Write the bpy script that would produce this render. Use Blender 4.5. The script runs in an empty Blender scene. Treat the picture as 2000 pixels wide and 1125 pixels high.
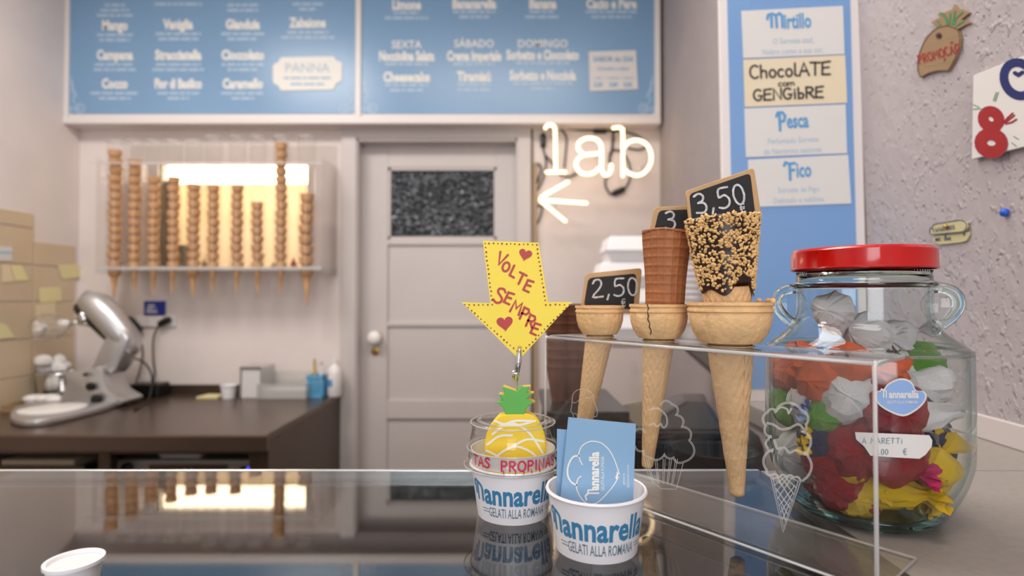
import bpy, bmesh, math, random
from mathutils import Vector, Matrix, noise
random.seed(7)
S = bpy.context.scene
COL = S.collection
PI = math.pi
# ------------------------------------------------------------------ camera, world, lights
FPX, PITCH, EYE = 1100.0, math.atan(17.5/1100), 1.28
cd = bpy.data.cameras.new('camera'); cam = bpy.data.objects.new('camera', cd); COL.objects.link(cam)
cam.location = (0, 0, EYE); cam.rotation_euler = (PI/2+PITCH, 0, 0)
cd.sensor_width = 36; cd.lens = FPX/2000*36; cd.clip_start = .02; cd.clip_end = 60
cd.dof.use_dof = True; cd.dof.focus_distance = .50; cd.dof.aperture_fstop = 4.2
S.camera = cam
S.view_settings.view_transform = 'Standard'; S.view_settings.look = 'None'
S.view_settings.gamma = 1; S.view_settings.use_curve_mapping = False
S.view_settings.exposure = 0.0
S.cycles.max_bounces = 10; S.cycles.transparent_max_bounces = 40; S.cycles.caustics_reflective = False; S.cycles.caustics_refractive = False
W = bpy.data.worlds.new('world'); S.world = W; W.use_nodes = True
bg = W.node_tree.nodes['Background']; bg.inputs[0].default_value = (.88, .93, 1, 1); bg.inputs[1].default_value = .55
def area(name, loc, rot, sx, sy, power, col):
    l = bpy.data.lights.new(name, 'AREA'); l.shape = 'RECTANGLE'; l.size = sx; l.size_y = sy; l.energy = power; l.color = col
    o = bpy.data.objects.new(name, l); COL.objects.link(o); o.location = loc; o.rotation_euler = rot
    return o
area('overhead_area_light', (-.1, 1.2, 2.97), (0, 0, 0), 1.3, .6, 24, (1, .94, .88))
area('overhead_area_light', (-1.45, 1.25, 2.97), (0, 0, 0), .7, .7, 34, (1, .955, .92))  # added fill, no known lamp here; brightens the left side of the room
area('overhead_area_light', (.05, -.3, 2.97), (0, 0, 0), 1.0, .5, 14, (1, .95, .90))
area('shopfront_daylight', (.15, -2.3, 1.75), (math.radians(90), 0, 0), 1.9, 1.7, 62, (.93, .96, 1))

# ------------------------------------------------------------------ pixel rays to real places
SP, CP = math.sin(PITCH), math.cos(PITCH)
ORG = Vector((0, 0, EYE))
def ray(px, py):
    u = (px-1000)/FPX; v = (562.5-py)/FPX
    return Vector((u, CP-SP*v, SP+CP*v))
def P(px, py, y):
    d = ray(px, py); return ORG + d*(y/d.y)
def G(px, py, z):
    d = ray(px, py); return ORG + d*((z-EYE)/d.z)
class Plane:
    def __init__(s, p, n): s.p = Vector(p); s.n = Vector(n).normalized()
    def hit(s, q):
        d = ray(*q); t = (s.p-ORG).dot(s.n)/d.dot(s.n); return ORG+d*t
def FR(y): return Plane((0, y, 0), (0, -1, 0))
def pl3(a, b, c):
    n = (b-a).cross(c-a).normalized()
    if n.dot(ORG-a) < 0: n = -n
    return Plane(a, n)

# ------------------------------------------------------------------ materials
def lin(c):
    f = lambda x: (x/255/12.92) if x/255 <= .04045 else ((x/255+.055)/1.055)**2.4
    return (f(c[0]), f(c[1]), f(c[2]), 1)
MATS = {}
def M(name, col, rough=.5, metal=0, var=0., vs=8, bump=0., bs=60, spec=.5, emit=0, trans=0, sub=0, var2=None, coat=0):
    if name in MATS: return MATS[name]
    m = bpy.data.materials.new(name); m.use_nodes = True; nt = m.node_tree; b = nt.nodes['Principled BSDF']
    b.inputs['Base Color'].default_value = lin(col); b.inputs['Roughness'].default_value = rough
    b.inputs['Metallic'].default_value = metal; b.inputs['Specular IOR Level'].default_value = spec
    b.inputs['Coat Weight'].default_value = coat
    if sub: b.inputs['Subsurface Weight'].default_value = sub; b.inputs['Subsurface Radius'].default_value = (.01, .006, .004)
    if trans: b.inputs['Transmission Weight'].default_value = trans
    if emit: b.inputs['Emission Color'].default_value = lin(col); b.inputs['Emission Strength'].default_value = emit
    if var or bump:
        tc = nt.nodes.new('ShaderNodeTexCoord')
    if var:
        n = nt.nodes.new('ShaderNodeTexNoise'); n.inputs['Scale'].default_value = vs; n.inputs['Detail'].default_value = 5
        nt.links.new(tc.outputs['Object'], n.inputs['Vector'])
        r = nt.nodes.new('ShaderNodeValToRGB'); c = lin(col)
        c2 = lin(var2) if var2 else tuple(x*(1-var) for x in c[:3])+(1,)
        r.color_ramp.elements[0].color = c2; r.color_ramp.elements[0].position = .32
        r.color_ramp.elements[1].color = c; r.color_ramp.elements[1].position = .62
        nt.links.new(n.outputs['Fac'], r.inputs[0]); nt.links.new(r.outputs[0], b.inputs['Base Color'])
    if bump:
        n = nt.nodes.new('ShaderNodeTexNoise'); n.inputs['Scale'].default_value = bs; n.inputs['Detail'].default_value = 6
        nt.links.new(tc.outputs['Object'], n.inputs['Vector'])
        bp = nt.nodes.new('ShaderNodeBump'); bp.inputs['Strength'].default_value = bump; bp.inputs['Distance'].default_value = .01
        nt.links.new(n.outputs['Fac'], bp.inputs['Height']); nt.links.new(bp.outputs[0], b.inputs['Normal'])
    MATS[name] = m
    return m
def glassm(name, tint, ior=1.45, edge=None, rough=0.02, gl=(1, 1, 1), body=0, bodycol=(1, 1, 1), k=1.0):
    """thin clear sheet: see-through body, Fresnel reflection, optional darker tint where the wall is seen edge-on"""
    m = bpy.data.materials.new(name); m.use_nodes = True; nt = m.node_tree; nt.nodes.clear(); N = nt.nodes.new; L = nt.links.new
    o = N('ShaderNodeOutputMaterial'); t = N('ShaderNodeBsdfTransparent'); g = N('ShaderNodeBsdfGlossy'); g.inputs['Roughness'].default_value = rough
    g.inputs['Color'].default_value = (*gl, 1); t.inputs['Color'].default_value = (*tint, 1)
    if edge:
        lw = N('ShaderNodeLayerWeight'); lw.inputs['Blend'].default_value = .35
        r = N('ShaderNodeValToRGB'); r.color_ramp.elements[0].color = (*tint, 1); r.color_ramp.elements[0].position = .45
        r.color_ramp.elements[1].color = (*edge, 1); r.color_ramp.elements[1].position = .98
        L(lw.outputs['Facing'], r.inputs[0]); L(r.outputs[0], t.inputs['Color'])
    # Schlick reflectance from the facing angle (same from both sides of the sheet)
    lf = N('ShaderNodeLayerWeight'); lf.inputs['Blend'].default_value = .5
    pw = N('ShaderNodeMath'); pw.operation = 'POWER'; pw.inputs[1].default_value = 5; L(lf.outputs['Facing'], pw.inputs[0])
    f0 = ((ior-1)/(ior+1))**2
    f = N('ShaderNodeMath'); f.operation = 'MULTIPLY_ADD'; f.inputs[1].default_value = 1-f0; f.inputs[2].default_value = f0; L(pw.outputs[0], f.inputs[0])
    base = t
    if body:
        df = N('ShaderNodeBsdfDiffuse'); df.inputs['Color'].default_value = (*bodycol, 1)
        mm = N('ShaderNodeMixShader'); mm.inputs[0].default_value = body; L(t.outputs[0], mm.inputs[1]); L(df.outputs[0], mm.inputs[2]); base = mm
    mx = N('ShaderNodeMixShader')
    if k != 1.0:
        mu = N('ShaderNodeMath'); mu.operation = 'MULTIPLY'; mu.use_clamp = True; mu.inputs[1].default_value = k; L(f.outputs[0], mu.inputs[0]); L(mu.outputs[0], mx.inputs[0])
    else: L(f.outputs[0], mx.inputs[0])
    L(base.outputs[0], mx.inputs[1]); L(g.outputs[0], mx.inputs[2]); L(mx.outputs[0], o.inputs[0])
    MATS[name] = m
    return m

# ------------------------------------------------------------------ mesh builder
def smooth_path(pts, n=6, closed=False):
    pts = [Vector(p) for p in pts]; out = []; N = len(pts)
    rng = range(N if closed else N-1)
    for i in rng:
        p1, p2 = pts[i], pts[(i+1) % N]
        p0 = pts[(i-1) % N] if closed or i > 0 else p1*2-p2
        p3 = pts[(i+2) % N] if closed or i < N-2 else p2*2-p1
        for k in range(n):
            t = k/n; t2 = t*t; t3 = t2*t
            out.append(.5*((2*p1)+(p2-p0)*t+(2*p0-5*p1+4*p2-p3)*t2+(3*p1-p0-3*p2+p3)*t3))
    if not closed: out.append(pts[-1])
    return out
def round_poly(pts, r, n=4):
    out = []; N = len(pts); pts = [Vector(p) for p in pts]
    for i in range(N):
        a, b, c = pts[i-1], pts[i], pts[(i+1) % N]
        d1 = (a-b); d2 = (c-b); rr = min(r, d1.length*.45, d2.length*.45)
        p = b+d1.normalized()*rr; q = b+d2.normalized()*rr
        for k in range(n+1):
            t = k/n; out.append(p*(1-t)**2+b*2*t*(1-t)+q*t*t)
    return out
class MB:
    def __init__(s): s.v = []; s.f = []
    def add(s, vs, fs):
        o = len(s.v); s.v += [Vector(v) for v in vs]; s.f += [tuple(i+o for i in f) for f in fs]; return s
    def box(s, x0, x1, y0, y1, z0, z1, M4=None):
        vs = [Vector((x, y, z)) for x in (x0, x1) for y in (y0, y1) for z in (z0, z1)]
        if M4 is not None: vs = [M4 @ v for v in vs]
        return s.add(vs, [(0, 1, 3, 2), (4, 6, 7, 5), (0, 4, 5, 1), (2, 3, 7, 6), (0, 2, 6, 4), (1, 5, 7, 3)])
    def cbox(s, c, sz, M4=None):
        c = Vector(c); h = Vector(sz)/2; T = Matrix.Translation(c) @ (M4 if M4 is not None else Matrix())
        return s.box(-h.x, h.x, -h.y, h.y, -h.z, h.z, T)
    def tube(s, pts, r, n=8, closed=False, caps=True):
        pts = [Vector(p) for p in pts]; N = len(pts); rs = r if isinstance(r, (list, tuple)) else [r]*N
        up = None; rings = []
        for i in range(N):
            if closed: t = pts[(i+1) % N]-pts[i-1]
            else: t = pts[min(i+1, N-1)]-pts[max(i-1, 0)]
            if t.length < 1e-9: t = Vector((0, 0, 1))
            t.normalize()
            if up is None:
                up = t.orthogonal().normalized()
            else:
                up = (up-t*up.dot(t));  up = up.normalized() if up.length > 1e-6 else t.orthogonal().normalized()
            w = t.cross(up)
            rings.append([pts[i]+(up*math.cos(2*PI*k/n)+w*math.sin(2*PI*k/n))*rs[i] for k in range(n)])
        vs = [v for rg in rings for v in rg]; fs = []
        for i in range(N if closed else N-1):
            j = (i+1) % N
            for k in range(n):
                fs.append((i*n+k, i*n+(k+1) % n, j*n+(k+1) % n, j*n+k))
        if caps and not closed: fs += [tuple(range(n))[::-1], tuple((N-1)*n+k for k in range(n))]
        return s.add(vs, fs)
    def lathe(s, prof, n=32, T=None, closed=False, rf=None, caps=False):
        """prof: (r, z) list; rf(theta, i) multiplies r"""
        vs = []; N = len(prof)
        for i, (r, z) in enumerate(prof):
            for k in range(n):
                a = 2*PI*k/n; q = r*(rf(a, i) if rf else 1)
                vs.append(Vector((q*math.cos(a), q*math.sin(a), z)))
        if T is not None: vs = [T @ v for v in vs]
        fs = []
        for i in range(N if closed else N-1):
            j = (i+1) % N
            for k in range(n): fs.append((i*n+k, i*n+(k+1) % n, j*n+(k+1) % n, j*n+k))
        if caps: fs += [tuple(range(n))[::-1], tuple((N-1)*n+k for k in range(n))]
        return s.add(vs, fs)
    def prism(s, poly, off):
        """poly: list of 3D points; extruded by vector off"""
        n = len(poly); off = Vector(off); poly = [Vector(p) for p in poly]
        vs = poly+[p+off for p in poly]
        return s.add(vs, [tuple(range(n)), tuple(range(2*n-1, n-1, -1))]+[(i, i+n, (i+1) % n+n, (i+1) % n) for i in range(n)])
    def ppx(s, poly, plane, th, lift=0):
        """outline read off as pixels, laid on a real plane and given its thickness away from the viewer"""
        return s.prism([plane.hit(q)+plane.n*lift for q in poly], -plane.n*th)
    def ball(s, c, r, n=10, m=7, sc=(1, 1, 1)):
        c = Vector(c); vs = []; fs = []
        for i in range(1, m):
            for k in range(n):
                a = 2*PI*k/n; b = PI*i/m
                vs.append(c+Vector((math.sin(b)*math.cos(a)*sc[0], math.sin(b)*math.sin(a)*sc[1], math.cos(b)*sc[2]))*r)
        vs += [c+Vector((0, 0, r*sc[2])), c-Vector((0, 0, r*sc[2]))]
        for i in range(m-2):
            for k in range(n): fs.append((i*n+k, (i+1)*n+k, (i+1)*n+(k+1) % n, i*n+(k+1) % n))
        t, b_ = (m-1)*n, (m-1)*n+1
        for k in range(n): fs += [(t, k, (k+1) % n), (b_, (m-2)*n+(k+1) % n, (m-2)*n+k)]
        return s.add(vs, fs)
    def ribbons(s, lines, w, fmap, closed=False):
        """flat pen strokes: one mitred strip per line, rounded ends; each line lies a hair above the one before"""
        for li, ln in enumerate(lines):
            pts = []
            for p in ln:
                p = Vector(p).to_2d()
                if not pts or (p-pts[-1]).length > 1e-7: pts.append(p)
            if len(pts) < 2: continue
            loop = (pts[0]-pts[-1]).length < 1e-6 and len(pts) > 3
            if loop: pts = pts[:-1]
            N = len(pts); h = w/2; L_, R_s = [], []
            for i in range(N):
                a = pts[i-1] if (i > 0 or loop) else None; c = pts[(i+1) % N] if (i < N-1 or loop) else None
                d1 = (pts[i]-a).normalized() if a is not None else None; d2 = (c-pts[i]).normalized() if c is not None else None
                if d1 is None: d1 = d2
                if d2 is None: d2 = d1
                n1 = Vector((-d1.y, d1.x)); n2 = Vector((-d2.y, d2.x)); m = n1+n2
                if m.length < .3: m = n1
                m = m.normalized(); k = min(1.5, 1/max(.4, m.dot(n1)))
                L_.append(pts[i]+m*h*k); R_s.append(pts[i]-m*h*k)
            v2 = L_+R_s; fs = []
            for i in range(N if loop else N-1):
                j = (i+1) % N; fs.append((i, j, N+j, N+i))
            if not loop:
                for e, s_ in ((0, -1), (N-1, 1)):
                    d = (pts[1]-pts[0]) if e == 0 else (pts[-1]-pts[-2]); d = d.normalized()*s_; n = Vector((-d.y, d.x)); o = len(v2)
                    cap = [pts[e]+(n*math.cos(t)+d*math.sin(t))*h for t in (PI/4, PI/2, 3*PI/4)]
                    v2 += cap
                    if e == 0: fs.append((N+e, o, o+1, o+2, e))
                    else: fs.append((e, o, o+1, o+2, N+e))
            out = []
            for p in v2:
                q = fmap(p); q = Vector(q); out.append(q+(ORG-q).normalized()*(4e-5*(li % 12)) if q.z > .9 else q+Vector((q.x, q.y, 0)).normalized()*(3e-5*(li % 12)))
            s.add(out, fs)
        return s
    def xf(s, M4): s.v = [M4 @ v for v in s.v]; return s
    def build(s, name, mat, parent=None, smooth=False, bevel=0, world=True, kind=None, label=None, seg=2):
        me = bpy.data.meshes.new(name)
        vs = s.v
        if parent is not None and world:
            inv = WM[parent.name].inverted(); vs = [inv @ v for v in vs]
        me.from_pydata([tuple(v) for v in vs], [], s.f); me.validate()
        bm = bmesh.new(); bm.from_mesh(me)
        bmesh.ops.remove_doubles(bm, verts=bm.verts, dist=1e-6)
        bmesh.ops.recalc_face_normals(bm, faces=bm.faces)
        if bevel:
            ed = [e for e in bm.edges if len(e.link_faces) == 2 and e.calc_face_angle(0) > .6]
            bmesh.ops.bevel(bm, geom=ed, offset=bevel, segments=seg, profile=.5, affect='EDGES', clamp_overlap=True)
        bm.to_mesh(me); bm.free()
        if smooth:
            for p in me.polygons: p.use_smooth = True
            if smooth != 'all': me.set_sharp_from_angle(angle=math.radians(40))
        me.materials.append(MATS[mat] if isinstance(mat, str) else mat)
        o = bpy.data.objects.new(name, me); COL.objects.link(o)
        if parent is not None:
            o.parent = parent; WM[o.name] = WM[parent.name]
        else: WM[o.name] = Matrix()
        if kind: o['kind'] = kind
        if label: o['label'] = label
        return o
WM = {}
def thing(name, label, cat, loc=(0, 0, 0), rotz=0, group=None, kind=None):
    o = bpy.data.objects.new(name, None); COL.objects.link(o); o.location = loc; o.rotation_euler = (0, 0, rotz)
    o.empty_display_size = .02
    if label: o['label'] = label
    if cat: o['category'] = cat
    if group: o['group'] = group
    if kind: o['kind'] = kind
    WM[o.name] = Matrix.Translation(Vector(loc)) @ Matrix.Rotation(rotz, 4, 'Z')
    return o
def tag(o, label, cat, group=None):
    o['label'] = label; o['category'] = cat
    if group: o['group'] = group
    return o
def recenter(o):
    """put a one-mesh thing's origin at its base"""
    me = o.data; n = len(me.vertices)
    c = Vector((sum(v.co.x for v in me.vertices)/n, sum(v.co.y for v in me.vertices)/n, min(v.co.z for v in me.vertices)))
    me.transform(Matrix.Translation(-c)); o.location = c
    return o
def dup(o, loc=None, rot=None, label=None):
    c = o.copy(); COL.objects.link(c)
    if loc is not None: c.location = loc
    if rot is not None: c.rotation_euler = rot
    if label: c['label'] = label
    for ch in o.children:
        k = ch.copy(); COL.objects.link(k); k.parent = c
        for g in ch.children:
            q = g.copy(); COL.objects.link(q); q.parent = k
    return c

ORD = ('first', 'second', 'third', 'fourth', 'fifth', 'sixth', 'seventh', 'eighth', 'ninth', 'tenth', 'eleventh', 'twelfth', 'thirteenth', 'fourteenth', 'fifteenth', 'sixteenth', 'seventeenth', 'eighteenth')
# ------------------------------------------------------------------ lettering
def arc(cx, cy, rx, ry, a0, a1, n=10):
    return [(cx+rx*math.cos(math.radians(a0+(a1-a0)*i/n)), cy+ry*math.sin(math.radians(a0+(a1-a0)*i/n))) for i in range(n+1)]
PEN = {
 'V': (.7, [[(0, 1), (.3, 0), (.7, 1)]]), 'O': (.75, [arc(.37, .5, .37, .5, 90, 450, 14)]), 'L': (.55, [[(.1, 1), (.05, .05), (.5, 0)]]),
 'T': (.7, [[(0, 1), (.7, .95)], [(.35, 1), (.3, 0)]]), 'E': (.6, [[(.6, 1), (.05, .95), (.03, .5), (0, .02), (.55, 0)], [(.03, .52), (.5, .55)]]),
 'S': (.6, [[(.58, .85), (.4, 1), (.12, .92), (.1, .7), (.35, .52), (.55, .35), (.5, .1), (.25, 0), (0, .12)]]),
 'M': (.8, [[(0, 0), (.1, 1), (.4, .4), (.7, 1), (.8, 0)]]), 'P': (.6, [[(.05, 0), (.05, 1), (.45, .97), (.58, .75), (.42, .52), (.05, .48)]]),
 'R': (.65, [[(.05, 0), (.05, 1), (.45, .97), (.58, .75), (.42, .52), (.05, .48)], [(.25, .48), (.62, 0)]]),
 'C': (.65, [arc(.36, .5, .34, .5, 50, 310, 10)]), 'H': (.65, [[(.03, 1), (.03, 0)], [(.6, 1), (.6, 0)], [(.03, .5), (.6, .52)]]),
 'h': (.5, [[(.03, 1), (.03, 0)], [(.03, .4), (.2, .58), (.4, .5), (.42, 0)]]), 'o': (.5, [arc(.24, .3, .22, .3, 90, 450, 10)]),
 'c': (.45, [arc(.24, .3, .22, .3, 50, 310, 8)]), 'l': (.25, [[(.08, 1), (.05, .1), (.22, .02)]]), 'm': (.75, [[(.03, .6), (.03, 0)], [(.03, .45), (.2, .6), (.34, .45), (.34, 0)], [(.34, .45), (.52, .6), (.66, .45), (.68, .05)]]),
 'b': (.5, [[(.05, 1), (.05, 0), (.35, .02), (.46, .28), (.3, .5), (.05, .42)]]), 'i': (.2, [[(.08, .6), (.08, 0)], [(.08, .8), (.09, .84)]]),
 't': (.45, [[(.22, 1), (.2, 0)], [(0, .62), (.42, .62)]]), 'A': (.7, [[(0, 0), (.35, 1), (.68, 0)], [(.12, .36), (.56, .36)]]),
 'N': (.65, [[(.02, 0), (.05, 1), (.58, 0), (.62, 1)]]), 'U': (.6, [[(.03, 1), (.04, .2), (.3, 0), (.54, .2), (.56, 1)]]), 'I': (.2, [[(.08, 1), (.08, 0)]]),
 'G': (.7, [arc(.36, .5, .34, .5, 50, 300, 9)+[(.66, .42), (.4, .42)]]), 'B': (.6, [[(.05, 0), (.05, 1), (.42, .95), (.45, .65), (.05, .52), (.5, .45), (.52, .08), (.05, 0)]]),
 'D': (.65, [[(.05, 0), (.05, 1), (.45, .9), (.6, .5), (.45, .08), (.05, 0)]]),
 '2': (.6, [[(.03, .8), (.15, .97), (.4, 1), (.52, .8), (.4, .5), (.0, .03), (.58, .03)]]), '5': (.6, [[(.6, 1), (.14, .98), (.08, .58), (.36, .64), (.56, .42), (.5, .12), (.25, 0), (0, .08)]]),
 '0': (.58, [arc(.28, .5, .26, .5, 90, 450, 14)]), '3': (.55, [[(.03, .9), (.28, 1), (.48, .85), (.42, .62), (.18, .54)], [(.18, .54), (.46, .48), (.54, .22), (.36, .02), (0, .08)]]),
 '1': (.3, [[(0, .75), (.16, 1), (.16, 0)]]), ',': (.22, [[(.12, .12), (.02, -.16)]]), '.': (.2, [[(.06, .02), (.09, .04)]]), '-': (.4, [[(.05, .35), (.32, .36)]]),
 'e': (.6, [arc(.36, .5, .27, .5, 55, 305, 9), [(0, .6), (.5, .6)], [(0, .4), (.45, .4)]]),  # the euro sign
 '~': (.5, [[(0, .0), (.14, .14), (.3, .0), (.46, .14)]]), ' ': (.4, []),
}
def pen(text, org, dirv, h, gap=.18, slant=0, wscale=1.0):
    """hand lettering as 2D strokes in image-like coordinates (y down): org = left end of the baseline, dirv = reading direction"""
    d = Vector(dirv).normalized(); n = Vector((d.y, -d.x)); x = 0; out = []
    org = Vector(org)
    for ch in text:
        w, ls = PEN[ch]
        for l in ls: out.append([org+d*((x+px*wscale+slant*py)*h)+n*(py*h) for px, py in l])
        x += (w*wscale+gap)
    return out, x*h
_tc = {}
def glyphs(text, bold=0.0, xs=1.0):
    """printed lettering: (verts 2D, faces) with height of capitals about .7; centred in x, baseline 0"""
    k = (text, bold, xs)
    if k not in _tc:
        c = bpy.data.curves.new('lettering', 'FONT'); c.body = text; c.size = 1; c.align_x = 'CENTER'; c.offset = bold; c.resolution_u = 2
        o = bpy.data.objects.new('lettering', c); COL.objects.link(o)
        dg = bpy.context.evaluated_depsgraph_get(); dg.update(); me = o.evaluated_get(dg).to_mesh()
        _tc[k] = ([(v.co.x*xs, v.co.y) for v in me.vertices], [tuple(p.vertices) for p in me.polygons])
        o.evaluated_get(dg).to_mesh_clear(); bpy.data.objects.remove(o); bpy.data.curves.remove(c)
    return _tc[k]
def put_text(mb, text, size, fmap, bold=0.0, xs=1.0, at=(0, 0), ang=0, cut=0):
    vs, fs = glyphs(text, bold, xs); ca, sa = math.cos(ang), math.sin(ang)
    vs = [(at[0]+size*(x*ca-y*sa), at[1]+size*(x*sa+y*ca)) for x, y in vs]
    if cut:
        bm = bmesh.new(); bv = [bm.verts.new((x, y, 0)) for x, y in vs]
        for f in fs:
            try: bm.faces.new([bv[i] for i in f])
            except ValueError: pass
        x0 = min(v[0] for v in vs); x1 = max(v[0] for v in vs); x = x0+cut
        while x < x1:
            bmesh.ops.bisect_plane(bm, geom=bm.verts[:]+bm.edges[:]+bm.faces[:], plane_co=(x, 0, 0), plane_no=(1, 0, 0)); x += cut
        bm.verts.index_update()
        vs = [(v.co.x, v.co.y) for v in bm.verts]; fs = [tuple(v.index for v in f.verts) for f in bm.faces]; bm.free()
    mb.add([fmap(Vector(v)) for v in vs], fs)
    return mb
def wordbars(mb, cx, cy, w, h, fmap, rnd):
    """a line of print too small to read: a row of word-length marks"""
    x = cx-w/2
    while x < cx+w/2-2:
        ww = min(rnd.uniform(6, 24), cx+w/2-x)
        mb.add([fmap(Vector(p)) for p in ((x, cy-h/2), (x+ww, cy-h/2), (x+ww, cy+h/2), (x, cy+h/2))], [(0, 1, 2, 3)]); x += ww+3
    return mb
# ------------------------------------------------------------------ the materials of the place
M('plaster', (228, 216, 210), .85, var=.10, vs=2.2, bump=.12, bs=14)
M('rough_plaster', (172, 163, 164), .8, var=.05, vs=5)
def rough_wall():
    m = MATS['rough_plaster']; nt = m.node_tree; b = nt.nodes['Principled BSDF']; N = nt.nodes.new; L = nt.links.new
    tc = N('ShaderNodeTexCoord'); mp = N('ShaderNodeMapping'); mp.inputs['Rotation'].default_value = (.5, .3, .2); mp.inputs['Scale'].default_value = (1, 1.2, .8); L(tc.outputs['Object'], mp.inputs[0])
    def noise_(sc, det, lo, hi, dist=0):
        n = N('ShaderNodeTexNoise'); n.inputs['Scale'].default_value = sc; n.inputs['Detail'].default_value = det; n.inputs['Distortion'].default_value = dist
        L(mp.outputs[0], n.inputs['Vector']); r = N('ShaderNodeMapRange'); r.inputs['From Min'].default_value = lo; r.inputs['From Max'].default_value = hi; L(n.outputs['Fac'], r.inputs['Value']); return r.outputs[0]
    def op(kind, a, b_):
        m_ = N('ShaderNodeMath'); m_.operation = kind
        for i, x in enumerate((a, b_)):
            if isinstance(x, float): m_.inputs[i].default_value = x
            else: L(x, m_.inputs[i])
        return m_.outputs[0]
    lumps = noise_(85, 1.5, .56, .84, 0.); pits = noise_(105, 1.5, .62, .80, 0.); area_ = noise_(9, 2, .42, .62); soft = noise_(30, 4, .2, .8)
    hgt = op('ADD', op('MULTIPLY', lumps, op('ADD', op('MULTIPLY', area_, .8), .2)), op('MULTIPLY', soft, .45))
    hgt = op('SUBTRACT', hgt, op('MULTIPLY', op('MULTIPLY', pits, noise_(11, 1, .45, .6)), 1.1))
    bp = N('ShaderNodeBump'); bp.inputs['Strength'].default_value = .6; bp.inputs['Distance'].default_value = .007; L(hgt, bp.inputs['Height']); L(bp.outputs[0], b.inputs['Normal'])
rough_wall()
M('painted_wood', (202, 193, 189), .4, var=.04, vs=3)
M('soffit_paint', (226, 218, 214), .35)
M('menu_blue', (124, 160, 194), .28, var=.06, vs=1.5)
M('menu_print', (232, 228, 220), .5); M('menu_small_print', (176, 196, 214), .5)
M('board_blue', (118, 158, 208), .35, var=.05, vs=2)
M('white_card', (216, 212, 208), .5); M('cream_card', (224, 208, 178), .55)
M('logo_blue', (84, 150, 200), .5); M('pale_print', (160, 188, 210), .5); M('black_ink', (22, 18, 18), .5)
M('tile_beige', (208, 186, 156), .3, var=.10, vs=3); M('grout', (170, 146, 118), .9)
M('note_yellow', (226, 214, 160), .7); M('note_cream', (226, 204, 170), .7)
M('steel_top', (100, 82, 70), .27, metal=.6, var=.10, vs=3, bump=.03, bs=25)
M('steel_dark', (96, 80, 68), .38, metal=.75, var=.12, vs=4)
M('black_plastic', (16, 15, 15), .3); M('black_rubber', (14, 13, 13), .6)
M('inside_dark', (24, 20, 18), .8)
M('mixer_silver', (196, 194, 194), .36, metal=.75); M('chrome', (215, 215, 215), .12, metal=1)
M('white_plastic', (232, 228, 224), .35); M('foam_white', (240, 236, 236), .8)
M('wafer', (236, 192, 138), .7, var=.16, vs=45, bump=.22, bs=150)
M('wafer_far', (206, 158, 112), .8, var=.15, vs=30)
M('waffle_brown', (172, 106, 62), .6, var=.25, vs=55, bump=.1, bs=200)
M('chocolate', (44, 22, 16), .28, var=.3, vs=80)
M('nut', (238, 194, 128), .5, var=.30, vs=120)
M('chalk_black', (26, 26, 27), .7, var=.4, vs=40, bump=.1, bs=200); M('chalk', (206, 206, 210), .9, var=.35, vs=300)
M('frame_wood', (196, 156, 108), .5, var=.2, vs=25)
M('sign_yellow', (250, 222, 72), .55, var=.02, vs=10); M('sign_red', (160, 18, 20), .45, var=.12, vs=60); M('arrow_red', (184, 26, 20), .45, var=.12, vs=60); M('dot_brown', (150, 62, 30), .6)
M('paper_cup', (238, 234, 236), .32, sub=.05); M('cup_inside', (214, 210, 208), .4); M('cup_blue', (62, 128, 170), .4); M('cup_grey', (88, 116, 136), .45); M('marker_red', (205, 34, 62), .4)
M('card_blue', (134, 172, 206), .5, var=.03, vs=9); M('card_print', (236, 232, 224), .5)
M('pine_yellow', (246, 208, 40), .4); M('pine_green', (86, 170, 66), .45); M('white_paint', (244, 240, 228), .4); M('pine_edge', (222, 176, 40), .4)
M('lid_red', (186, 10, 8), .2, coat=.25, var=.06, vs=12)
M('counter_white', (150, 142, 134), .38, var=.10, vs=140)
M('case_dark', (58, 54, 52), .5); M('edge_trim', (200, 205, 205), .2, metal=.6)
M('brass', (190, 150, 80), .3, metal=.9); M('porcelain', (238, 234, 228), .2)
M('niche_paint', (236, 222, 198), .7)
M('neon', (255, 224, 178), .5, emit=3.0); M('lamp_glow', (255, 234, 200), .5, emit=7.5); M('led_blue', (60, 70, 255), .5, emit=3)
M('sign_navy', (22, 42, 140), .4); M('amber', (120, 66, 26), .3)
M('kraft', (150, 122, 90), .75, var=.08, vs=20); M('kraft_dark', (84, 56, 36), .8); M('tag_yellow', (196, 186, 140), .6)
M('marker_green', (60, 130, 80), .6); M('marker_blue', (20, 34, 98), .4, var=.15, vs=60)
M('bin_black', (34, 30, 28), .28, var=.15, vs=8); M('grey_metal', (150, 142, 136), .4, metal=.4); M('shelf_metal', (160, 150, 142), .35, metal=.5)
M('pin_blue', (24, 84, 190), .35); M('basket_blue', (96, 172, 214), .4); M('pencil_yellow', (196, 160, 60), .5)
M('waffle_dark', (112, 64, 38), .6, var=.35, vs=40); M('floor_tile', (120, 104, 92), .5, var=.15, vs=4); M('ceiling_paint', (232, 224, 216), .9)
for nm, c, r in (('orange', (226, 92, 22), .38), ('white', (236, 230, 230), .5), ('green', (92, 158, 38), .4), ('crimson', (158, 18, 34), .3), ('magenta', (208, 34, 104), .25), ('yellow', (234, 190, 28), .25), ('blue', (44, 72, 176), .35), ('navy', (34, 42, 84), .4), ('skyblue', (150, 176, 214), .4)):
    M('wrapper_'+nm, c, r, var=.25, vs=45, bump=.5, bs=70)
glassm('clear_acrylic', (.95, .95, .95), 1.45)
glassm('case_glass', (.82, .82, .82), 2.0, rough=.012, gl=(.97, .96, .94))
glassm('tube_plastic', (.955, .95, .945), 1.35, edge=(.75, .72, .68), rough=.05)
glassm('jar_glass', (.955, .972, .968), 1.40, edge=(.30, .46, .45))
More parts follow.
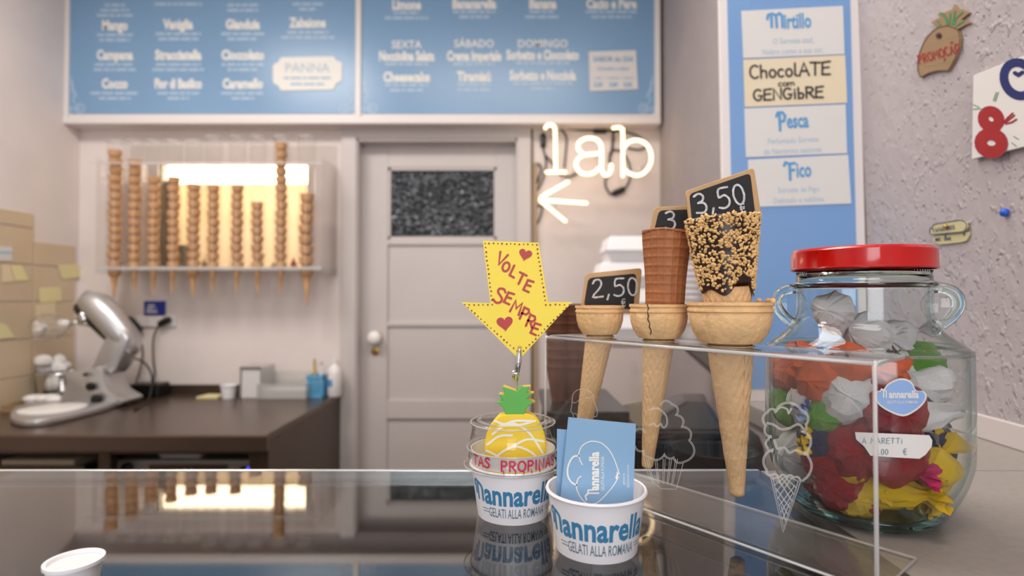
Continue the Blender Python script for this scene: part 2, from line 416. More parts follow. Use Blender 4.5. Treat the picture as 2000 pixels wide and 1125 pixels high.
glassm('lid_plastic', (.94, .94, .93), 1.42, edge=(.68, .68, .64), rough=.04)
glassm('acrylic_edge', (.85, .83, .81), 1.6, body=.42, bodycol=(.92, .90, .88), rough=.1)
glassm('foot_acrylic', (.93, .92, .9), 1.6, body=.10, bodycol=(.8, .76, .7), rough=.06)  # faint tan diffuse body stands in for light reflected by the foot plate
glassm('engraving', (.9, .9, .9), 1.2, body=.5, bodycol=(.82, .78, .75), rough=.4)
glassm('frosted_clear', (.9, .9, .9), 1.4, body=.3, bodycol=(.8, .78, .74), rough=.2)
def solid_glass(name, col, rough=0.0, ior=1.45):
    m = M(name, (255, 255, 255), rough, trans=1.0); b = m.node_tree.nodes['Principled BSDF']; b.inputs['Base Color'].default_value = (*col, 1); b.inputs['IOR'].default_value = ior
solid_glass('thick_glass', (.80, .92, .90)); solid_glass('base_glass', (.22, .50, .50))
# the hammered pane of the door
m = M('hammered_glass', (62, 66, 70), .18, metal=.35); nt = m.node_tree
tc = nt.nodes.new('ShaderNodeTexCoord'); v = nt.nodes.new('ShaderNodeTexVoronoi'); v.inputs['Scale'].default_value = 44; v.feature = 'SMOOTH_F1'
nt.links.new(tc.outputs['Object'], v.inputs['Vector']); bp = nt.nodes.new('ShaderNodeBump'); bp.inputs['Strength'].default_value = 1; bp.inputs['Distance'].default_value = .022
nt.links.new(v.outputs['Distance'], bp.inputs['Height']); nt.links.new(bp.outputs[0], nt.nodes['Principled BSDF'].inputs['Normal'])

# ------------------------------------------------------------------ the room
DB = 2.90; HC = 1.08                      # back wall distance, counter height
XL = P(155, 400, DB).x                    # left wall
def XR(y): return .7645-(DB-y)*.0472      # right wall, very slightly oblique
def struct(mb, name, mat, **k):
    o = mb.build(name, mat, **k); o['kind'] = 'structure'; return o
struct(MB().box(-3.2, 1.6, -2.6, 4.0, -.1, 0), 'floor', 'floor_tile')
struct(MB().box(-3.2, 1.6, -2.6, 4.0, 3.0, 3.1), 'ceiling', 'ceiling_paint')
dx0, dx1 = P(697, 400, DB).x, P(1011, 400, DB).x; dtop = P(800, 272, DB).z
nx0, nx1 = P(308, 400, DB).x, P(600, 400, DB).x; nz1, nz0 = P(400, 319, DB).z, P(400, 527, DB).z
wb = MB()
wb.box(XL-.1, nx0, DB, DB+.1, 0, 3); wb.box(nx0, nx1, DB, DB+.1, nz1, 3); wb.box(nx0, nx1, DB, DB+.1, 0, nz0); wb.box(nx1, dx0, DB, DB+.1, 0, 3)
wb.box(dx0, dx1, DB, DB+.1, dtop, 3); wb.box(dx1, .95, DB, DB+.1, 0, 3)
struct(wb, 'wall_back', 'plaster')
wl = struct(MB().box(XL-.1, XL, -2.6, DB+.1, 0, 3), 'wall_left', 'plaster')
struct(MB().prism([(XR(DB), DB, 0), (XR(-2.6), -2.6, 0), (XR(-2.6)+.3, -2.6, 0), (XR(DB)+.3, DB, 0)], (0, 0, 3)), 'wall_right', 'rough_plaster')
# plinth band at the foot of the right wall, above the white counter
RW = pl3(Vector((XR(DB), DB, 0)), Vector((XR(0), 0, 0)), Vector((XR(0), 0, 1)))
struct(MB().prism([(XR(2.2)-.004, 2.2, HC), (XR(-1)-.004, -1, HC), (XR(-1)+.03, -1, HC), (XR(2.2)+.03, 2.2, HC)], (0, 0, .034)), 'baseboard_right', 'painted_wood', bevel=.002)
# lit pass-through niche behind the cone rack
nb = MB(); d1 = DB+.36
nb.box(nx0-.01, nx0, DB+.02, d1, nz0-.01, nz1+.01); nb.box(nx1, nx1+.01, DB+.02, d1, nz0-.01, nz1+.01)
nb.box(nx0, nx1, DB+.02, d1, nz0-.01, nz0); nb.box(nx0, nx1, DB+.02, d1, nz1, nz1+.01); nb.box(nx0-.01, nx1+.01, d1, d1+.01, nz0-.01, nz1+.01)
struct(nb, 'wall_niche', 'niche_paint')
lt = thing('niche_lamp', 'long warm lit lamp in the wall niche behind the cone rack', 'lamp', (P(490, 340, DB+.05).x, DB+.05, P(490, 345, DB+.05).z))
a, b = P(326, 324, DB+.035), P(600, 350, DB+.035)
MB().box(a.x, nx1-.012, DB+.035, DB+.16, b.z, nz1-.0005).build('diffuser', 'lamp_glow', lt, bevel=.006)
MB().box(a.x-.016, a.x, DB+.03, DB+.165, b.z-.006, nz1-.0005).build('end_cap', 'white_plastic', lt)
# soffit with menu boards
ys = 2.80; zs = P(600, 243, ys).z; mz = P(600, 224, ys).z
sof = thing('menu_board', 'long pale blue menu board in a white wooden frame above the door', 'menu board', (P(700, 240, ys).x, ys, zs))
x0, x1 = P(125, 200, ys).x, P(1290, 200, ys).x
MB().box(x0, x1, ys+.008, DB, zs, 2.96).build('backing_box', 'soffit_paint', sof)
MB().box(x0, x1, ys-.012, ys+.008, zs, mz-.012).build('bottom_moulding', 'soffit_paint', sof, bevel=.005)
for q0, q1, nmx in ((125, 134, 'stile'), (694, 705, 'stile'), (1279, 1290, 'stile')):
    MB().box(P(q0, 200, ys).x, P(q1, 200, ys).x, ys-.006, ys+.008, mz-.012, 2.96).build('stile', 'soffit_paint', sof, bevel=.003)
rnd = random.Random(3)
FY = FR(ys+.0035)
fm = lambda p: FY.hit((p.x, p.y))
fup = lambda cx, cy: (lambda p: FY.hit((cx+p.x, cy-p.y)))
cols = {
 0: ([(224, [('', -6, (40, 56, 70)), ('Mango', 52, (70, 60)), ('Campana', 110, (78, 82)), ('Cocco', 166, (94, 62))]),
      (348, [('', -8, (92,)), ('Vaniglia', 50, (88, 78)), ('Stracciatella', 110, (88, 100)), ('Fior di Basilico', 166, (82, 42))]),
      (474, [('', -6, (60, 60)), ('Gianduia', 50, (84, 60)), ('Cioccolato', 110, (82, 60)), ('Caramello', 166, (84, 44))]),
      (601, [('', -8, (60, 34)), ('Zabaione', 47, (80, 104))])]),
 1: ([(794, [('Limone', 12, (50, 84)), ('SEXTA', 90, ()), ('Nocciolina Salata', 112, (84,)), ('Cheesecake', 153, (84, 64))]),
      (926, [('Bananarella', 10, (82, 58)), ('SÁBADO', 88, ()), ('Crema Imperiale', 112, (82,)), ('Tiramisù', 152, (66, 64))]),
      (1060, [('Banana', 10, (52, 68)), ('DOMINGO', 88, ()), ('Sorbetto e Cioccolato', 110, (104,)), ('Sorbetto e Nocciola', 150, (116, 46))]),
      (1194, [('Cacio e Pere', 10, (100, 78))])])}
for k, (q0, q1) in enumerate(((134, 694), (705, 1279))):
    pn = MB(); pts = [(q0, -50), (q1, -50), (q1, 222), (q0, 222)]
    pts = pts[:2]+[tuple(p) for p in round_poly([Vector(p) for p in pts], 8)[10:]]
    pn.ppx(pts, FR(ys+.004), .004); pan = pn.build('menu_panel', 'menu_blue', sof)
    big, small = MB(), MB()
    for cx, rows in cols[k]:
        for tx, y, lens in rows:
            caps = tx.isupper()
            if tx: put_text(big, tx, 21 if caps else 26, fup(cx, y+(4 if caps else 6)), bold=.012 if caps else .045, xs=.95 if caps else (.60 if len(tx) > 13 else .72))
            yy = y+(16 if k == 0 else 13)
            for j, w in enumerate(lens): wordbars(small, cx, yy+j*10, w, 4.5, fm, rnd)
    # corner scrolls
    for cx, sg in ((q0+22, 1), (q1-22, -1)):
        ls = [arc(cx, 212, 9, 9, 0, 360, 12), arc(cx-2*sg, 212, 4, 4, 0, 300, 8), arc(cx-17*sg, 213, 4, 4, 0, 330, 8)]
        ls += [[(cx-18*sg, 150), (cx-14*sg, 165), (cx-16*sg, 178), (cx-8*sg, 184), (cx-14*sg, 192), (cx-10*sg, 202)], [(cx-18*sg, 160), (cx-6*sg, 190)]]
        small.ribbons(ls, 2, fm)
    big.build('lettering', 'menu_print', pan, kind='stuff'); small.build('small_lettering', 'menu_small_print', pan, kind='stuff')
bd = MB(); o = [(548, 112), (652, 110), (656, 118), (668, 122), (668, 158), (656, 163), (652, 175), (548, 177), (544, 167), (533, 162), (533, 126), (544, 121)]
bd.ppx([tuple(p) for p in round_poly(o, 4)], FR(ys), .003); bg_ = bd.build('cream_badge', 'menu_print', sof, label='cream badge with scalloped corners')
FB = FR(ys-.0015); tb = MB(); put_text(tb, 'PANNA', 26, lambda p: FB.hit((600+p.x, 141-p.y)), bold=-.008)
for yy, w in ((152, 92), (164, 66)): wordbars(tb, 600, yy, w, 4, lambda p: FB.hit(p), rnd)
tb.build('lettering', 'pale_print', bg_, kind='stuff')
pc = MB().ppx([(1150, 101), (1242, 98), (1246, 174), (1152, 178)], FR(ys-.0), .002).build('price_card', 'white_card')
tag(pc, 'small white flavour of the day card stuck on the blue menu', 'card')
tb = MB(); put_text(tb, 'SABOR do DIA', 14.5, lambda p: FB.hit((1198+p.x, 120-p.y)), bold=.01, xs=.85); put_text(tb, 'Consulte o sabor', 10, lambda p: FB.hit((1198+p.x, 137-p.y)), xs=.9)
for cx, t1, t2 in ((1168, '1 sabor', '2,50'), (1198, '2 sabores', '3,00'), (1226, '3 sabores', '3,50')):
    put_text(tb, t1, 6, lambda p: FB.hit((cx+p.x, 154-p.y))); put_text(tb, t2, 12, lambda p: FB.hit((cx+p.x, 169-p.y)), bold=.02, xs=.8)
tb.build('lettering', 'logo_blue', pc, kind='stuff')

# ------------------------------------------------------------------ door
dr = thing('door_1', None, None, ((dx0+dx1)/2, DB+.12, 0), kind='structure')
yl = DB+.08; fx = lambda px: P(px, 500, yl).x; fz = lambda py: P(850, py, yl).z
lx0, lx1, lt_ = fx(711), fx(1013), fz(288)
X = [lx0, fx(757), fx(970), lx1]; Z = [0, .35, fz(818), fz(782), fz(637), fz(629), fz(478), fz(467), fz(327), lt_]
MB().box(X[0], X[1], yl, yl+.04, 0, lt_).build('stile', 'painted_wood', dr, bevel=.002)
MB().box(X[2], X[3], yl, yl+.04, 0, lt_).build('stile', 'painted_wood', dr, bevel=.002)
for z0, z1 in ((Z[8], Z[9]), (Z[6], Z[7]), (Z[4], Z[5]), (Z[2], Z[3]), (0, Z[1])):
    MB().box(X[1], X[2], yl+.001, yl+.04, z0, z1).build('rail', 'painted_wood', dr, bevel=.002)
for z0, z1 in ((Z[5], Z[6]), (Z[3], Z[4]), (Z[1], Z[2])):
    MB().box(X[1], X[2], yl+.016, yl+.03, z0, z1).build('door_panel', 'painted_wood', dr)
MB().box(X[1]+.01, X[2]-.01, yl+.014, yl+.024, Z[7]+.008, Z[8]-.008).build('pane', 'hammered_glass', dr, label='dark hammered glass pane')
fr = MB()
for (a0, a1, b0, b1) in ((X[1], X[1]+.014, Z[7], Z[8]), (X[2]-.014, X[2], Z[7], Z[8]), (X[1], X[2], Z[7], Z[7]+.014), (X[1], X[2], Z[8]-.014, Z[8])): fr.box(a0, a1, yl+.006, yl+.02, b0, b1)
fr.build('glazing_bead', 'painted_wood', dr)
k = P(731, 660, yl-.05)
kn = MB().lathe([(0, -.0), (.018, -.002), (.033, -.014), (.037, -.03), (.033, -.045), (.02, -.053), (0, -.056)], 20, Matrix.Translation((k.x, yl-.018, k.z)) @ Matrix.Rotation(PI/2, 4, 'X') @ Matrix.Scale(-1, 4, (0, 0, 1))).build('door_knob', 'porcelain', dr, smooth='all', label='white porcelain knob')
MB().lathe([(.032, 0), (.03, .006), (.014, .01), (.012, .02), (.0, .02)], 20, Matrix.Translation((k.x, yl, k.z)) @ Matrix.Rotation(PI/2, 4, 'X')).build('rosette', 'brass', kn, smooth=True)
MB().lathe([(.023, 0), (.021, .005), (.008, .007), (0, .007)], 18, Matrix.Translation((P(733, 686, yl).x, yl, P(733, 686, yl).z)) @ Matrix.Rotation(PI/2, 4, 'X')).build('keyhole_plate', 'brass', dr, smooth=True)
# casing and jambs
cs = MB(); cx0, cx1, ct = P(668, 500, DB).x, P(1037, 500, DB).x, P(800, 251, DB).z
cs.box(cx0, dx0, DB-.022, DB, 0, ct); cs.box(dx1, cx1, DB-.022, DB, 0, ct); cs.box(dx0, dx1, DB-.022, DB, dtop, ct)
struct(cs, 'trim_1', 'painted_wood', bevel=.003)
jb = MB(); jb.box(dx0-.005, dx0+.008, DB-.01, yl+.06, 0, dtop); jb.box(dx1-.008, dx1+.005, DB-.01, yl+.06, 0, dtop); jb.box(dx0, dx1, DB-.01, yl+.06, dtop-.012, dtop+.005)
jb.box(dx0, lx0, yl+.001, yl+.03, 0, dtop); jb.box(lx1, dx1, yl+.001, yl+.03, 0, dtop); jb.box(dx0, dx1, yl+.001, yl+.03, lt_, dtop)
jb.box(dx0-.1, dx1+.1, yl+.05, yl+.06, 0, dtop+.1)
struct(jb, 'trim_2', 'painted_wood')
a = P(1043, 320, DB-.01)
struct(MB().box(P(1041, 500, DB).x, P(1049, 500, DB).x, DB-.02, DB, .4, a.z), 'trim_3', 'grout', bevel=.002)
struct(MB().box(P(1036, 500, DB).x, P(1041, 500, DB).x, DB-.012, DB, .4, P(1040, 250, DB).z), 'trim_4', 'steel_dark')

# tiles on the left wall: each its own piece
LW = Plane((XL, 0, 0), (1, 0, 0))
ye = [1.885, 2.13, 2.375, 2.62, DB-.03]
rowz = [EYE+.487-.17*k for k in range(0, 8)]
for r in range(len(rowz)-1):
    for c in range(len(ye)-1):
        y0, y1 = ye[c], ye[c+1]; top, bot = rowz[r], rowz[r+1]
        if r == 0:
            if c > 2: continue
            top = EYE+.39
        if r == 1 and c > 2: top -= .055
        if bot < .77: bot = .77
        MB().box(XL-.002, XL+.006+rnd.uniform(0, .0015), y0+.003, y1-.003, bot+.003, top-.003).build('tile', 'tile_beige', wl, bevel=.0015, seg=1)
# papers pinned to the tiles
def wallnote(poly, mat, name, label, lift=.010):
    mb = MB().ppx(poly, LW, .0012, lift=lift); o = mb.build(name, mat); tag(recenter(o), label, 'note'); return o
wallnote([(108, 518), (146, 515), (160, 541), (118, 545)], 'note_yellow', 'sticky_note', 'yellow sticky note near the corner, highest on the beige tiles')
wallnote([(16, 518), (38, 517), (52, 547), (26, 549)], 'note_yellow', 'sticky_note', 'curled yellow sticky note left of the one by the corner')
wallnote([(-6, 630), (8, 634), (26, 659), (-8, 662)], 'note_yellow', 'sticky_note', 'lowest yellow sticky note, half cut by the picture edge')
wallnote([(0, 516), (14, 515), (24, 550), (0, 552)], 'note_cream', 'paper_note', 'pale paper note overlapping behind a curled sticky note')
wallnote([(66, 595), (104, 590), (106, 640), (66, 644)], 'note_cream', 'paper_note', 'plain cream paper taped above the mixer whisk')
wallnote([(72, 562), (116, 560), (117, 588), (74, 592)], 'note_yellow', 'paper_note', 'wide yellowish paper strip above the cream sheet')
o = wallnote([(-8, 481), (20, 482), (20, 510), (-8, 509)], 'white_card', 'paper_label', 'small white label with blue band at the left edge')
MB().ribbons([[(-6, 493), (18, 494)]], 4, lambda p: LW.hit(p)+Vector((.0106, 0, 0))).xf(Matrix.Translation(-o.location)).build('stripe', 'pale_print', o, world=False)
# ------------------------------------------------------------------ steel work table
WT = P(600, 767, DB).z                       # worktop height
def Gc(px, py, dep):
    g = G(px, py, WT)
    if g.y+dep > DB-.034: g = Vector((ray(px, py).x/ray(px, py).y*(DB-.034-dep), DB-.034-dep, WT))
    return g
yf = G(400, 850, WT).y                       # its front edge
xr = P(665, 775, DB-.02).x
tb = thing('work_table', 'long brushed steel work table against the back wall', 'table', ((XL+xr)/2, (yf+DB)/2, 0))
MB().box(XL+.01, xr, yf, DB-.03, WT-.03, WT).build('worktop', 'steel_top', tb, bevel=.004)
MB().box(XL+.01, xr+.004, yf-.006, yf+.02, WT-.058, WT-.002).build('front_apron', 'steel_top', tb, bevel=.003)
MB().box(XL+.01, xr, DB-.03, DB-.012, WT-.02, WT+.045).build('upstand', 'steel_dark', tb, bevel=.003)
MB().box(xr-.03, xr, yf+.02, DB-.03, 0, WT-.03).build('side_panel', 'steel_dark', tb, bevel=.002)
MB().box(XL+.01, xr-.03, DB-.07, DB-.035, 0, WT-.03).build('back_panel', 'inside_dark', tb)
post = P(196, 890, yf).x
for x0, x1 in ((post-.03, post+.015), (xr-.075, xr-.03), (XL+.01, XL+.05)):
    MB().box(x0, x1, yf+.03, yf+.07, 0, WT-.05).build('leg', 'steel_dark', tb, bevel=.003)
MB().box(XL+.01, xr-.03, yf+.032, yf+.06, WT-.075, WT-.03).build('rail', 'steel_dark', tb)
MB().box(XL+.05, xr-.03, yf+.08, DB-.07, .12, .14).build('shelf', 'steel_dark', tb)
# oven under the table
oy = yf+.10; ox0, ox1 = P(220, 900, oy).x, P(527, 900, oy).x; oz = P(300, 899, oy).z
ov = thing('oven', 'pale metal countertop oven with blue display under the work table', 'oven', ((ox0+ox1)/2, oy+.2, oz-.36))
MB().box(ox0, ox1, oy, oy+.42, oz-.36, oz).build('body', 'grey_metal', ov, bevel=.008)
MB().box(P(292, 900, oy).x, P(445, 900, oy).x, oy-.004, oy+.004, oz-.30, P(300, 907, oy).z).build('window', 'steel_dark', ov, bevel=.003)
MB().lathe([(.018, 0), (.018, .02), (.014, .024), (0, .024)], 16, Matrix.Translation((P(251, 912, oy).x, oy, P(251, 912, oy).z)) @ Matrix.Rotation(PI/2, 4, 'X')).build('knob', 'black_plastic', ov, smooth=True)
MB().box(P(470, 900, oy).x, P(500, 900, oy).x, oy-.003, oy+.004, P(480, 919, oy).z, P(480, 911, oy).z).build('display', 'black_plastic', ov)
MB().box(P(484, 900, oy).x, P(497, 900, oy).x, oy-.0045, oy, P(480, 917, oy).z, P(480, 912, oy).z).build('display_digits', 'led_blue', ov)
MB().tube([(P(372, 907, oy-.02).x, oy-.002, P(300, 907, oy).z-.015), (P(372, 907, oy).x, oy-.03, P(300, 907, oy).z-.015)], .008).build('latch', 'chrome', ov)
z = oz; c = P(358, 889, oy+.05)
mb = MB(); pr = round_poly([(c.x-.092, oy+.02, 0), (c.x+.092, oy+.02, 0), (c.x+.092, oy+.16, 0), (c.x-.092, oy+.16, 0)], .02)
cen = Vector((c.x, oy+.09, 0)); vs = []; fs = []; n = len(pr)
for sc, zz in ((.86, 0), (1, .022), (.97, .022), (.84, .004)): vs += [cen+(p-cen)*sc+Vector((0, 0, z+.0005+zz)) for p in pr]
for i in range(3): fs += [(i*n+k, i*n+(k+1) % n, (i+1)*n+(k+1) % n, (i+1)*n+k) for k in range(n)]
fs += [tuple(range(n))[::-1], tuple(range(3*n, 4*n))]
tr = mb.add(vs, fs).build('plastic_tray', 'white_plastic'); tag(recenter(tr), 'shallow white plastic tray on top of the oven', 'tray')
# left bay: folded bags
zc = .14
bx = thing('storage_crate', 'dim grey crate of folded bags under the left of the table', 'crate', (P(100, 900, yf+.2).x, yf+.3, .14))
cx = bx.location.x; mb = MB()
mb.box(cx-.2, cx+.2, yf+.12, yf+.5, .141, .15)
for a0, a1, b0, b1 in ((-.2, -.19, .12, .5), (.19, .2, .12, .5), (-.2, .2, .12, .13), (-.2, .2, .49, .5)): mb.box(cx+a0, cx+a1, yf+b0, yf+b1, .15, P(100, 898, yf+.2).z)
mb.build('crate_body', 'steel_dark', bx)
zt0 = P(100, 898, yf+.2).z
for k in range(3):
    MB().box(cx-.17+.012*k, cx+.15-.008*k, yf+.14, yf+.44, zt0-.09+.036*k, zt0-.09+.036*k+.034).build('folded_bag', ('kraft_dark', 'grey_metal', 'note_cream')[k], bx, bevel=.008)

# ------------------------------------------------------------------ stand mixer
ym = 2.52; MP = FR(ym)
q4 = lambda x, y: (x*.4087, 400+y*.4087)          # the crop these outlines were read from
mx = thing('stand_mixer', 'silver stand mixer with its head tilted up on the steel table', 'mixer', (P(160, 780, ym).x, ym, WT))
foot = [G(*q4(x, y), WT) for x, y in ((50, 1045), (60, 1010), (120, 975), (230, 955), (330, 950), (430, 900), (520, 900), (600, 940), (590, 955), (500, 990), (330, 1035), (200, 1060), (100, 1064))]
foot = smooth_path([Vector((p.x, min(p.y, DB-.10), p.z)) for p in foot], 3, closed=True)
MB().prism([p+Vector((0, 0, .001)) for p in foot], (0, 0, .028)).build('foot', 'mixer_silver', mx, bevel=.008, smooth=True)
c = G(*q4(225, 985), WT+.028)
MB().lathe([(0, 0), (.115, 0), (.115, .006), (.10, .009), (0, .009)], 32, Matrix.Translation(c+Vector((.0, .03, 0)))).build('bowl_plate', 'white_plastic', mx, smooth=True, label='pale round bowl plate')
colp = [q4(*p) for p in ((265, 975), (318, 900), (335, 850), (325, 800), (360, 790), (440, 785), (500, 770), (515, 850), (545, 900), (600, 935), (560, 960), (420, 985), (300, 985))]
col_ = MB().prism([Vector((v_.x, v_.y-.02, max(v_.z, WT+.012))) for v_ in (MP.hit(p) for p in [tuple(v) for v in smooth_path([Vector(p) for p in colp], 3, closed=True)])], (0, .14, 0)).build('column', 'mixer_silver', mx, bevel=.012, smooth=True)
neck = [q4(*p) for p in ((430, 790), (470, 700), (520, 600), (560, 560), (620, 640), (600, 700), (560, 780), (530, 815), (500, 800))]
MB().prism([MP.hit(p)+Vector((0, -.005, 0)) for p in neck], (0, .11, 0)).build('neck', 'mixer_silver', mx, bevel=.015, smooth=True)
hp = [(345, 475, .02), (380, 462, .052), (430, 485, .064), (490, 545, .064), (550, 620, .058), (600, 690, .042), (615, 715, .02)]
hpts = [MP.hit(q4(x, y))+Vector((0, .045, 0)) for x, y, r in hp]
MB().tube(hpts, [h[2] for h in hp], 20).build('head', 'mixer_silver', mx, smooth='all')
hb = [MP.hit(q4(x, y))+Vector((0, .045, 0)) for x, y in ((335, 488), (372, 502), (420, 535), (470, 585), (520, 640), (580, 690))]
MB().tube(hb, [.026, .042, .046, .044, .038, .018], 18).build('head_seam', 'black_plastic', mx, smooth='all', label='dark underside seam of the head')
ha = [MP.hit(q4(x, y))+Vector((0, .045, 0)) for x, y in ((400, 530), (370, 548), (345, 560))]
MB().tube(ha, [.050, .040, .022], 18).build('drive_hub', 'chrome', mx, smooth='all')
w0, w1 = ha[-1], MP.hit(q4(185, 590))+Vector((0, .045, 0)); ax = (w1-w0); U = ax.normalized(); V1 = U.cross(Vector((0, 1, 0))).normalized(); V2 = U.cross(V1)
wk = MB()
for k in range(7):
    a = PI*k/7; D = V1*math.cos(a)+V2*math.sin(a)
    wk.tube(smooth_path([w0+U*.03, w0+U*.08+D*.035, w0+U*.15+D*.062, w0+U*.20+D*.045, w1+U*.0, w0+U*.20-D*.045, w0+U*.15-D*.062, w0+U*.08-D*.035, w0+U*.03], 3), .0018, 5)
wk.tube([w0, w0+U*.06], .012, 10).build('whisk', 'chrome', mx, smooth='all')
for x, y, r in ((463, 862, .019), (488, 922, .022), (440, 805, .008)):
    p = MP.hit(q4(x, y)); MB().lathe([(r, 0), (r, .012), (r*.8, .018), (0, .018)], 16, Matrix.Translation((p.x, ym-.03, p.z)) @ Matrix.Rotation(PI/2, 4, 'X')).build('control_knob', 'black_plastic', mx, smooth=True)
# mixing bowl pieces behind and left
c = Vector((P(118, 740, 2.66).x, 2.66, WT+.001))
bw = MB().lathe([(.04, .0), (.06, .004), (.085, .06), (.098, .135), (.102, .14), (.095, .135), (.080, .06), (.055, .01), (0, .008)], 32, Matrix.Translation(c)).build('mixing_bowl', 'chrome', smooth='all')
tag(recenter(bw), 'polished metal mixing bowl behind the stand mixer', 'bowl')
pb = MB()
for k in range(7):
    pb.ball(c+Vector((-.01+rnd.uniform(-.05, .07), rnd.uniform(-.05, .05), .145+rnd.uniform(0, .05))), rnd.uniform(.026, .045), 7, 5, (1, .8, rnd.uniform(.7, 1.2)))
o = pb.build('piping_bag', 'white_plastic'); tag(recenter(o), 'crumpled white piping bags heaped in the metal mixing bowl', 'piping bag')
# wooden tray with white cloth, far left
c = G(20, 812, WT)
t = thing('wooden_tray', 'brown wooden tray at the left end of the steel table', 'tray', (c.x-.0, c.y+.20, WT+.001), math.radians(8))
MB().box(-.10, .09, -.12, .12, 0, .012).build('tray_base', 'kraft', t, world=False)
for a in ((-.10, .09, -.13, -.12), (-.10, .09, .12, .13), (-.11, -.10, -.13, .13), (.09, .10, -.13, .13)): MB().box(a[0], a[1], a[2], a[3], 0, .03).build('side', 'kraft', t, world=False)
mb = MB()
for k in range(6): mb.ball((-.07+.02*k+rnd.uniform(-.02, .02), rnd.uniform(-.04, .04), .035), .04, 8, 6, (1.1, .8, .5))
mb.xf(WM[t.name]); o = mb.build('tea_towel', 'white_plastic', smooth='all'); tag(recenter(o), 'rumpled white cloth lying in the brown wooden tray', 'cloth')
# dark equipment behind the mixer
yb = 2.79; a = P(232, 790, yb)
o = MB().box(P(262, 790, yb).x, P(318, 790, yb).x, yb-.04, yb+.06, WT, P(250, 748, yb).z).build('power_supply', 'black_plastic', bevel=.008)
tag(recenter(o), 'low black power supply box behind the stand mixer', 'power supply')

# ------------------------------------------------------------------ small things on the steel table
c = Gc(447, 777, .05); r = 15*c.y/FPX
o = MB().lathe([(0, .0), (r*.8, 0), (r*1.0, .058), (r*1.07, .058), (r*1.07, .064), (r*.98, .064), (r*.78, .004), (0, .004)], 24, Matrix.Translation(c)).build('tasting_cup', 'paper_cup', smooth=True)
tag(recenter(o), 'small white paper cup on the steel table left of napkins', 'cup')
c = Gc(410, 776, .06)
o = MB().prism([(c.x-.05, c.y-.03, WT), (c.x+.05, c.y-.03, WT), (c.x+.06, c.y+.05, WT), (c.x-.035, c.y+.05, WT)], (0, 0, .008)).build('note_pad', 'note_yellow'); tag(recenter(o), 'pale yellow note pad lying beside the small paper cup', 'note pad')
c = Gc(490, 776, .152); s = c.y/FPX; hN = 60*s
nd = thing('napkin_dispenser', 'white upright napkin dispenser with metal sides on the steel table', 'napkin dispenser', (c.x, c.y+.05, WT))
x0, x1 = c.x-22*s, c.x+20*s
MB().box(x0+.008, x1-.008, c.y+.004, c.y+.14, WT+.006, WT+hN-.004).build('napkins', 'white_card', nd)
MB().box(x0, x1, c.y, c.y+.15, WT, WT+.008).build('base', 'chrome', nd)
MB().box(x0, x0+.006, c.y, c.y+.15, WT, WT+hN).build('side_plate', 'mixer_silver', nd); MB().box(x1-.006, x1, c.y, c.y+.15, WT, WT+hN).build('side_plate', 'mixer_silver', nd)
MB().box(x0, x1, c.y-.004, c.y+.15, WT+hN, WT+hN+.008).build('top_plate', 'chrome', nd)
c = Gc(550, 780, .152); s = c.y/FPX
ab = thing('acrylic_box', 'low clear acrylic box of papers beside the napkin dispenser', 'box', (c.x, c.y+.06, WT))
x0, x1, h = c.x-48*s, c.x+48*s, 30*s
bb = MB(); bb.box(x0, x1, c.y, c.y+.003, WT, WT+h); bb.box(x0, x1, c.y+.147, c.y+.15, WT, WT+h*1.6); bb.box(x0, x0+.003, c.y, c.y+.15, WT, WT+h); bb.box(x1-.003, x1, c.y, c.y+.15, WT, WT+h); bb.box(x0, x1, c.y, c.y+.15, WT, WT+.003)
bb.build('box_body', 'frosted_clear', ab)
o = MB().box(x0+.012, x1-.012, c.y+.01, c.y+.13, WT+.0035, WT+.04).build('paper_stack', 'white_card', bevel=.003); tag(recenter(o), 'stack of white paper slips inside the clear acrylic box', 'paper')
c = Gc(615, 776, .088); s = c.y/FPX; h = 42*s
bk = thing('pencil_basket', 'light blue slatted basket holding pencils beside the spray bottle', 'basket', (c.x, c.y+.03, WT))
w = 15*s; mb = MB(); mb.box(c.x-w, c.x+w, c.y, c.y+2*w, WT, WT+.006); mb.build('base', 'basket_blue', bk)
for k in range(7):
    x = c.x-w+.003+k*(2*w-.006)/6
    for y in (c.y, c.y+2*w-.004): MB().box(x-.004, x+.004, y, y+.004, WT+.004, WT+h).build('slat', 'basket_blue', bk)
    y = c.y+.003+k*(2*w-.006)/6
    for x in (c.x-w, c.x+w-.004): MB().box(x, x+.004, y-.004, y+.004, WT+.004, WT+h).build('slat', 'basket_blue', bk)
rim = MB(); w2 = w+.004
for z0, z1 in ((WT+h-.012, WT+h), (WT, WT+.012)):
    rim.box(c.x-w2, c.x+w2, c.y-.004, c.y+.001, z0, z1); rim.box(c.x-w2, c.x+w2, c.y+2*w-.001, c.y+2*w+.004, z0, z1); rim.box(c.x-w2, c.x-w+.001, c.y-.004, c.y+2*w+.004, z0, z1); rim.box(c.x+w-.001, c.x+w2, c.y-.004, c.y+2*w+.004, z0, z1)
rim.build('rim_bands', 'basket_blue', bk, kind='stuff')
for dx, ln, mt, lb in ((-.012, 65, 'pencil_yellow', 'yellow pencil standing in the blue basket'), (.012, 58, 'white_plastic', 'white pen standing in the blue basket')):
    p = thing('pencil' if mt == 'pencil_yellow' else 'pen', lb, 'pencil' if mt == 'pencil_yellow' else 'pen', (c.x+dx, c.y+w, WT+.007))
    MB().tube([(0, 0, 0), (dx*.5, .005, ln*s)], .007, 8).build('barrel', mt, p, world=False)
    MB().tube([(dx*.5, .005, ln*s), (dx*.55, .006, ln*s+.018)], [.006, .001], 6).build('tip', 'kraft', p, world=False)
c = Gc(650, 776, .07); s = c.y/FPX
sb = thing('spray_bottle', 'translucent white bottle with nozzle at the right table end', 'bottle', (c.x, c.y+.03, WT))
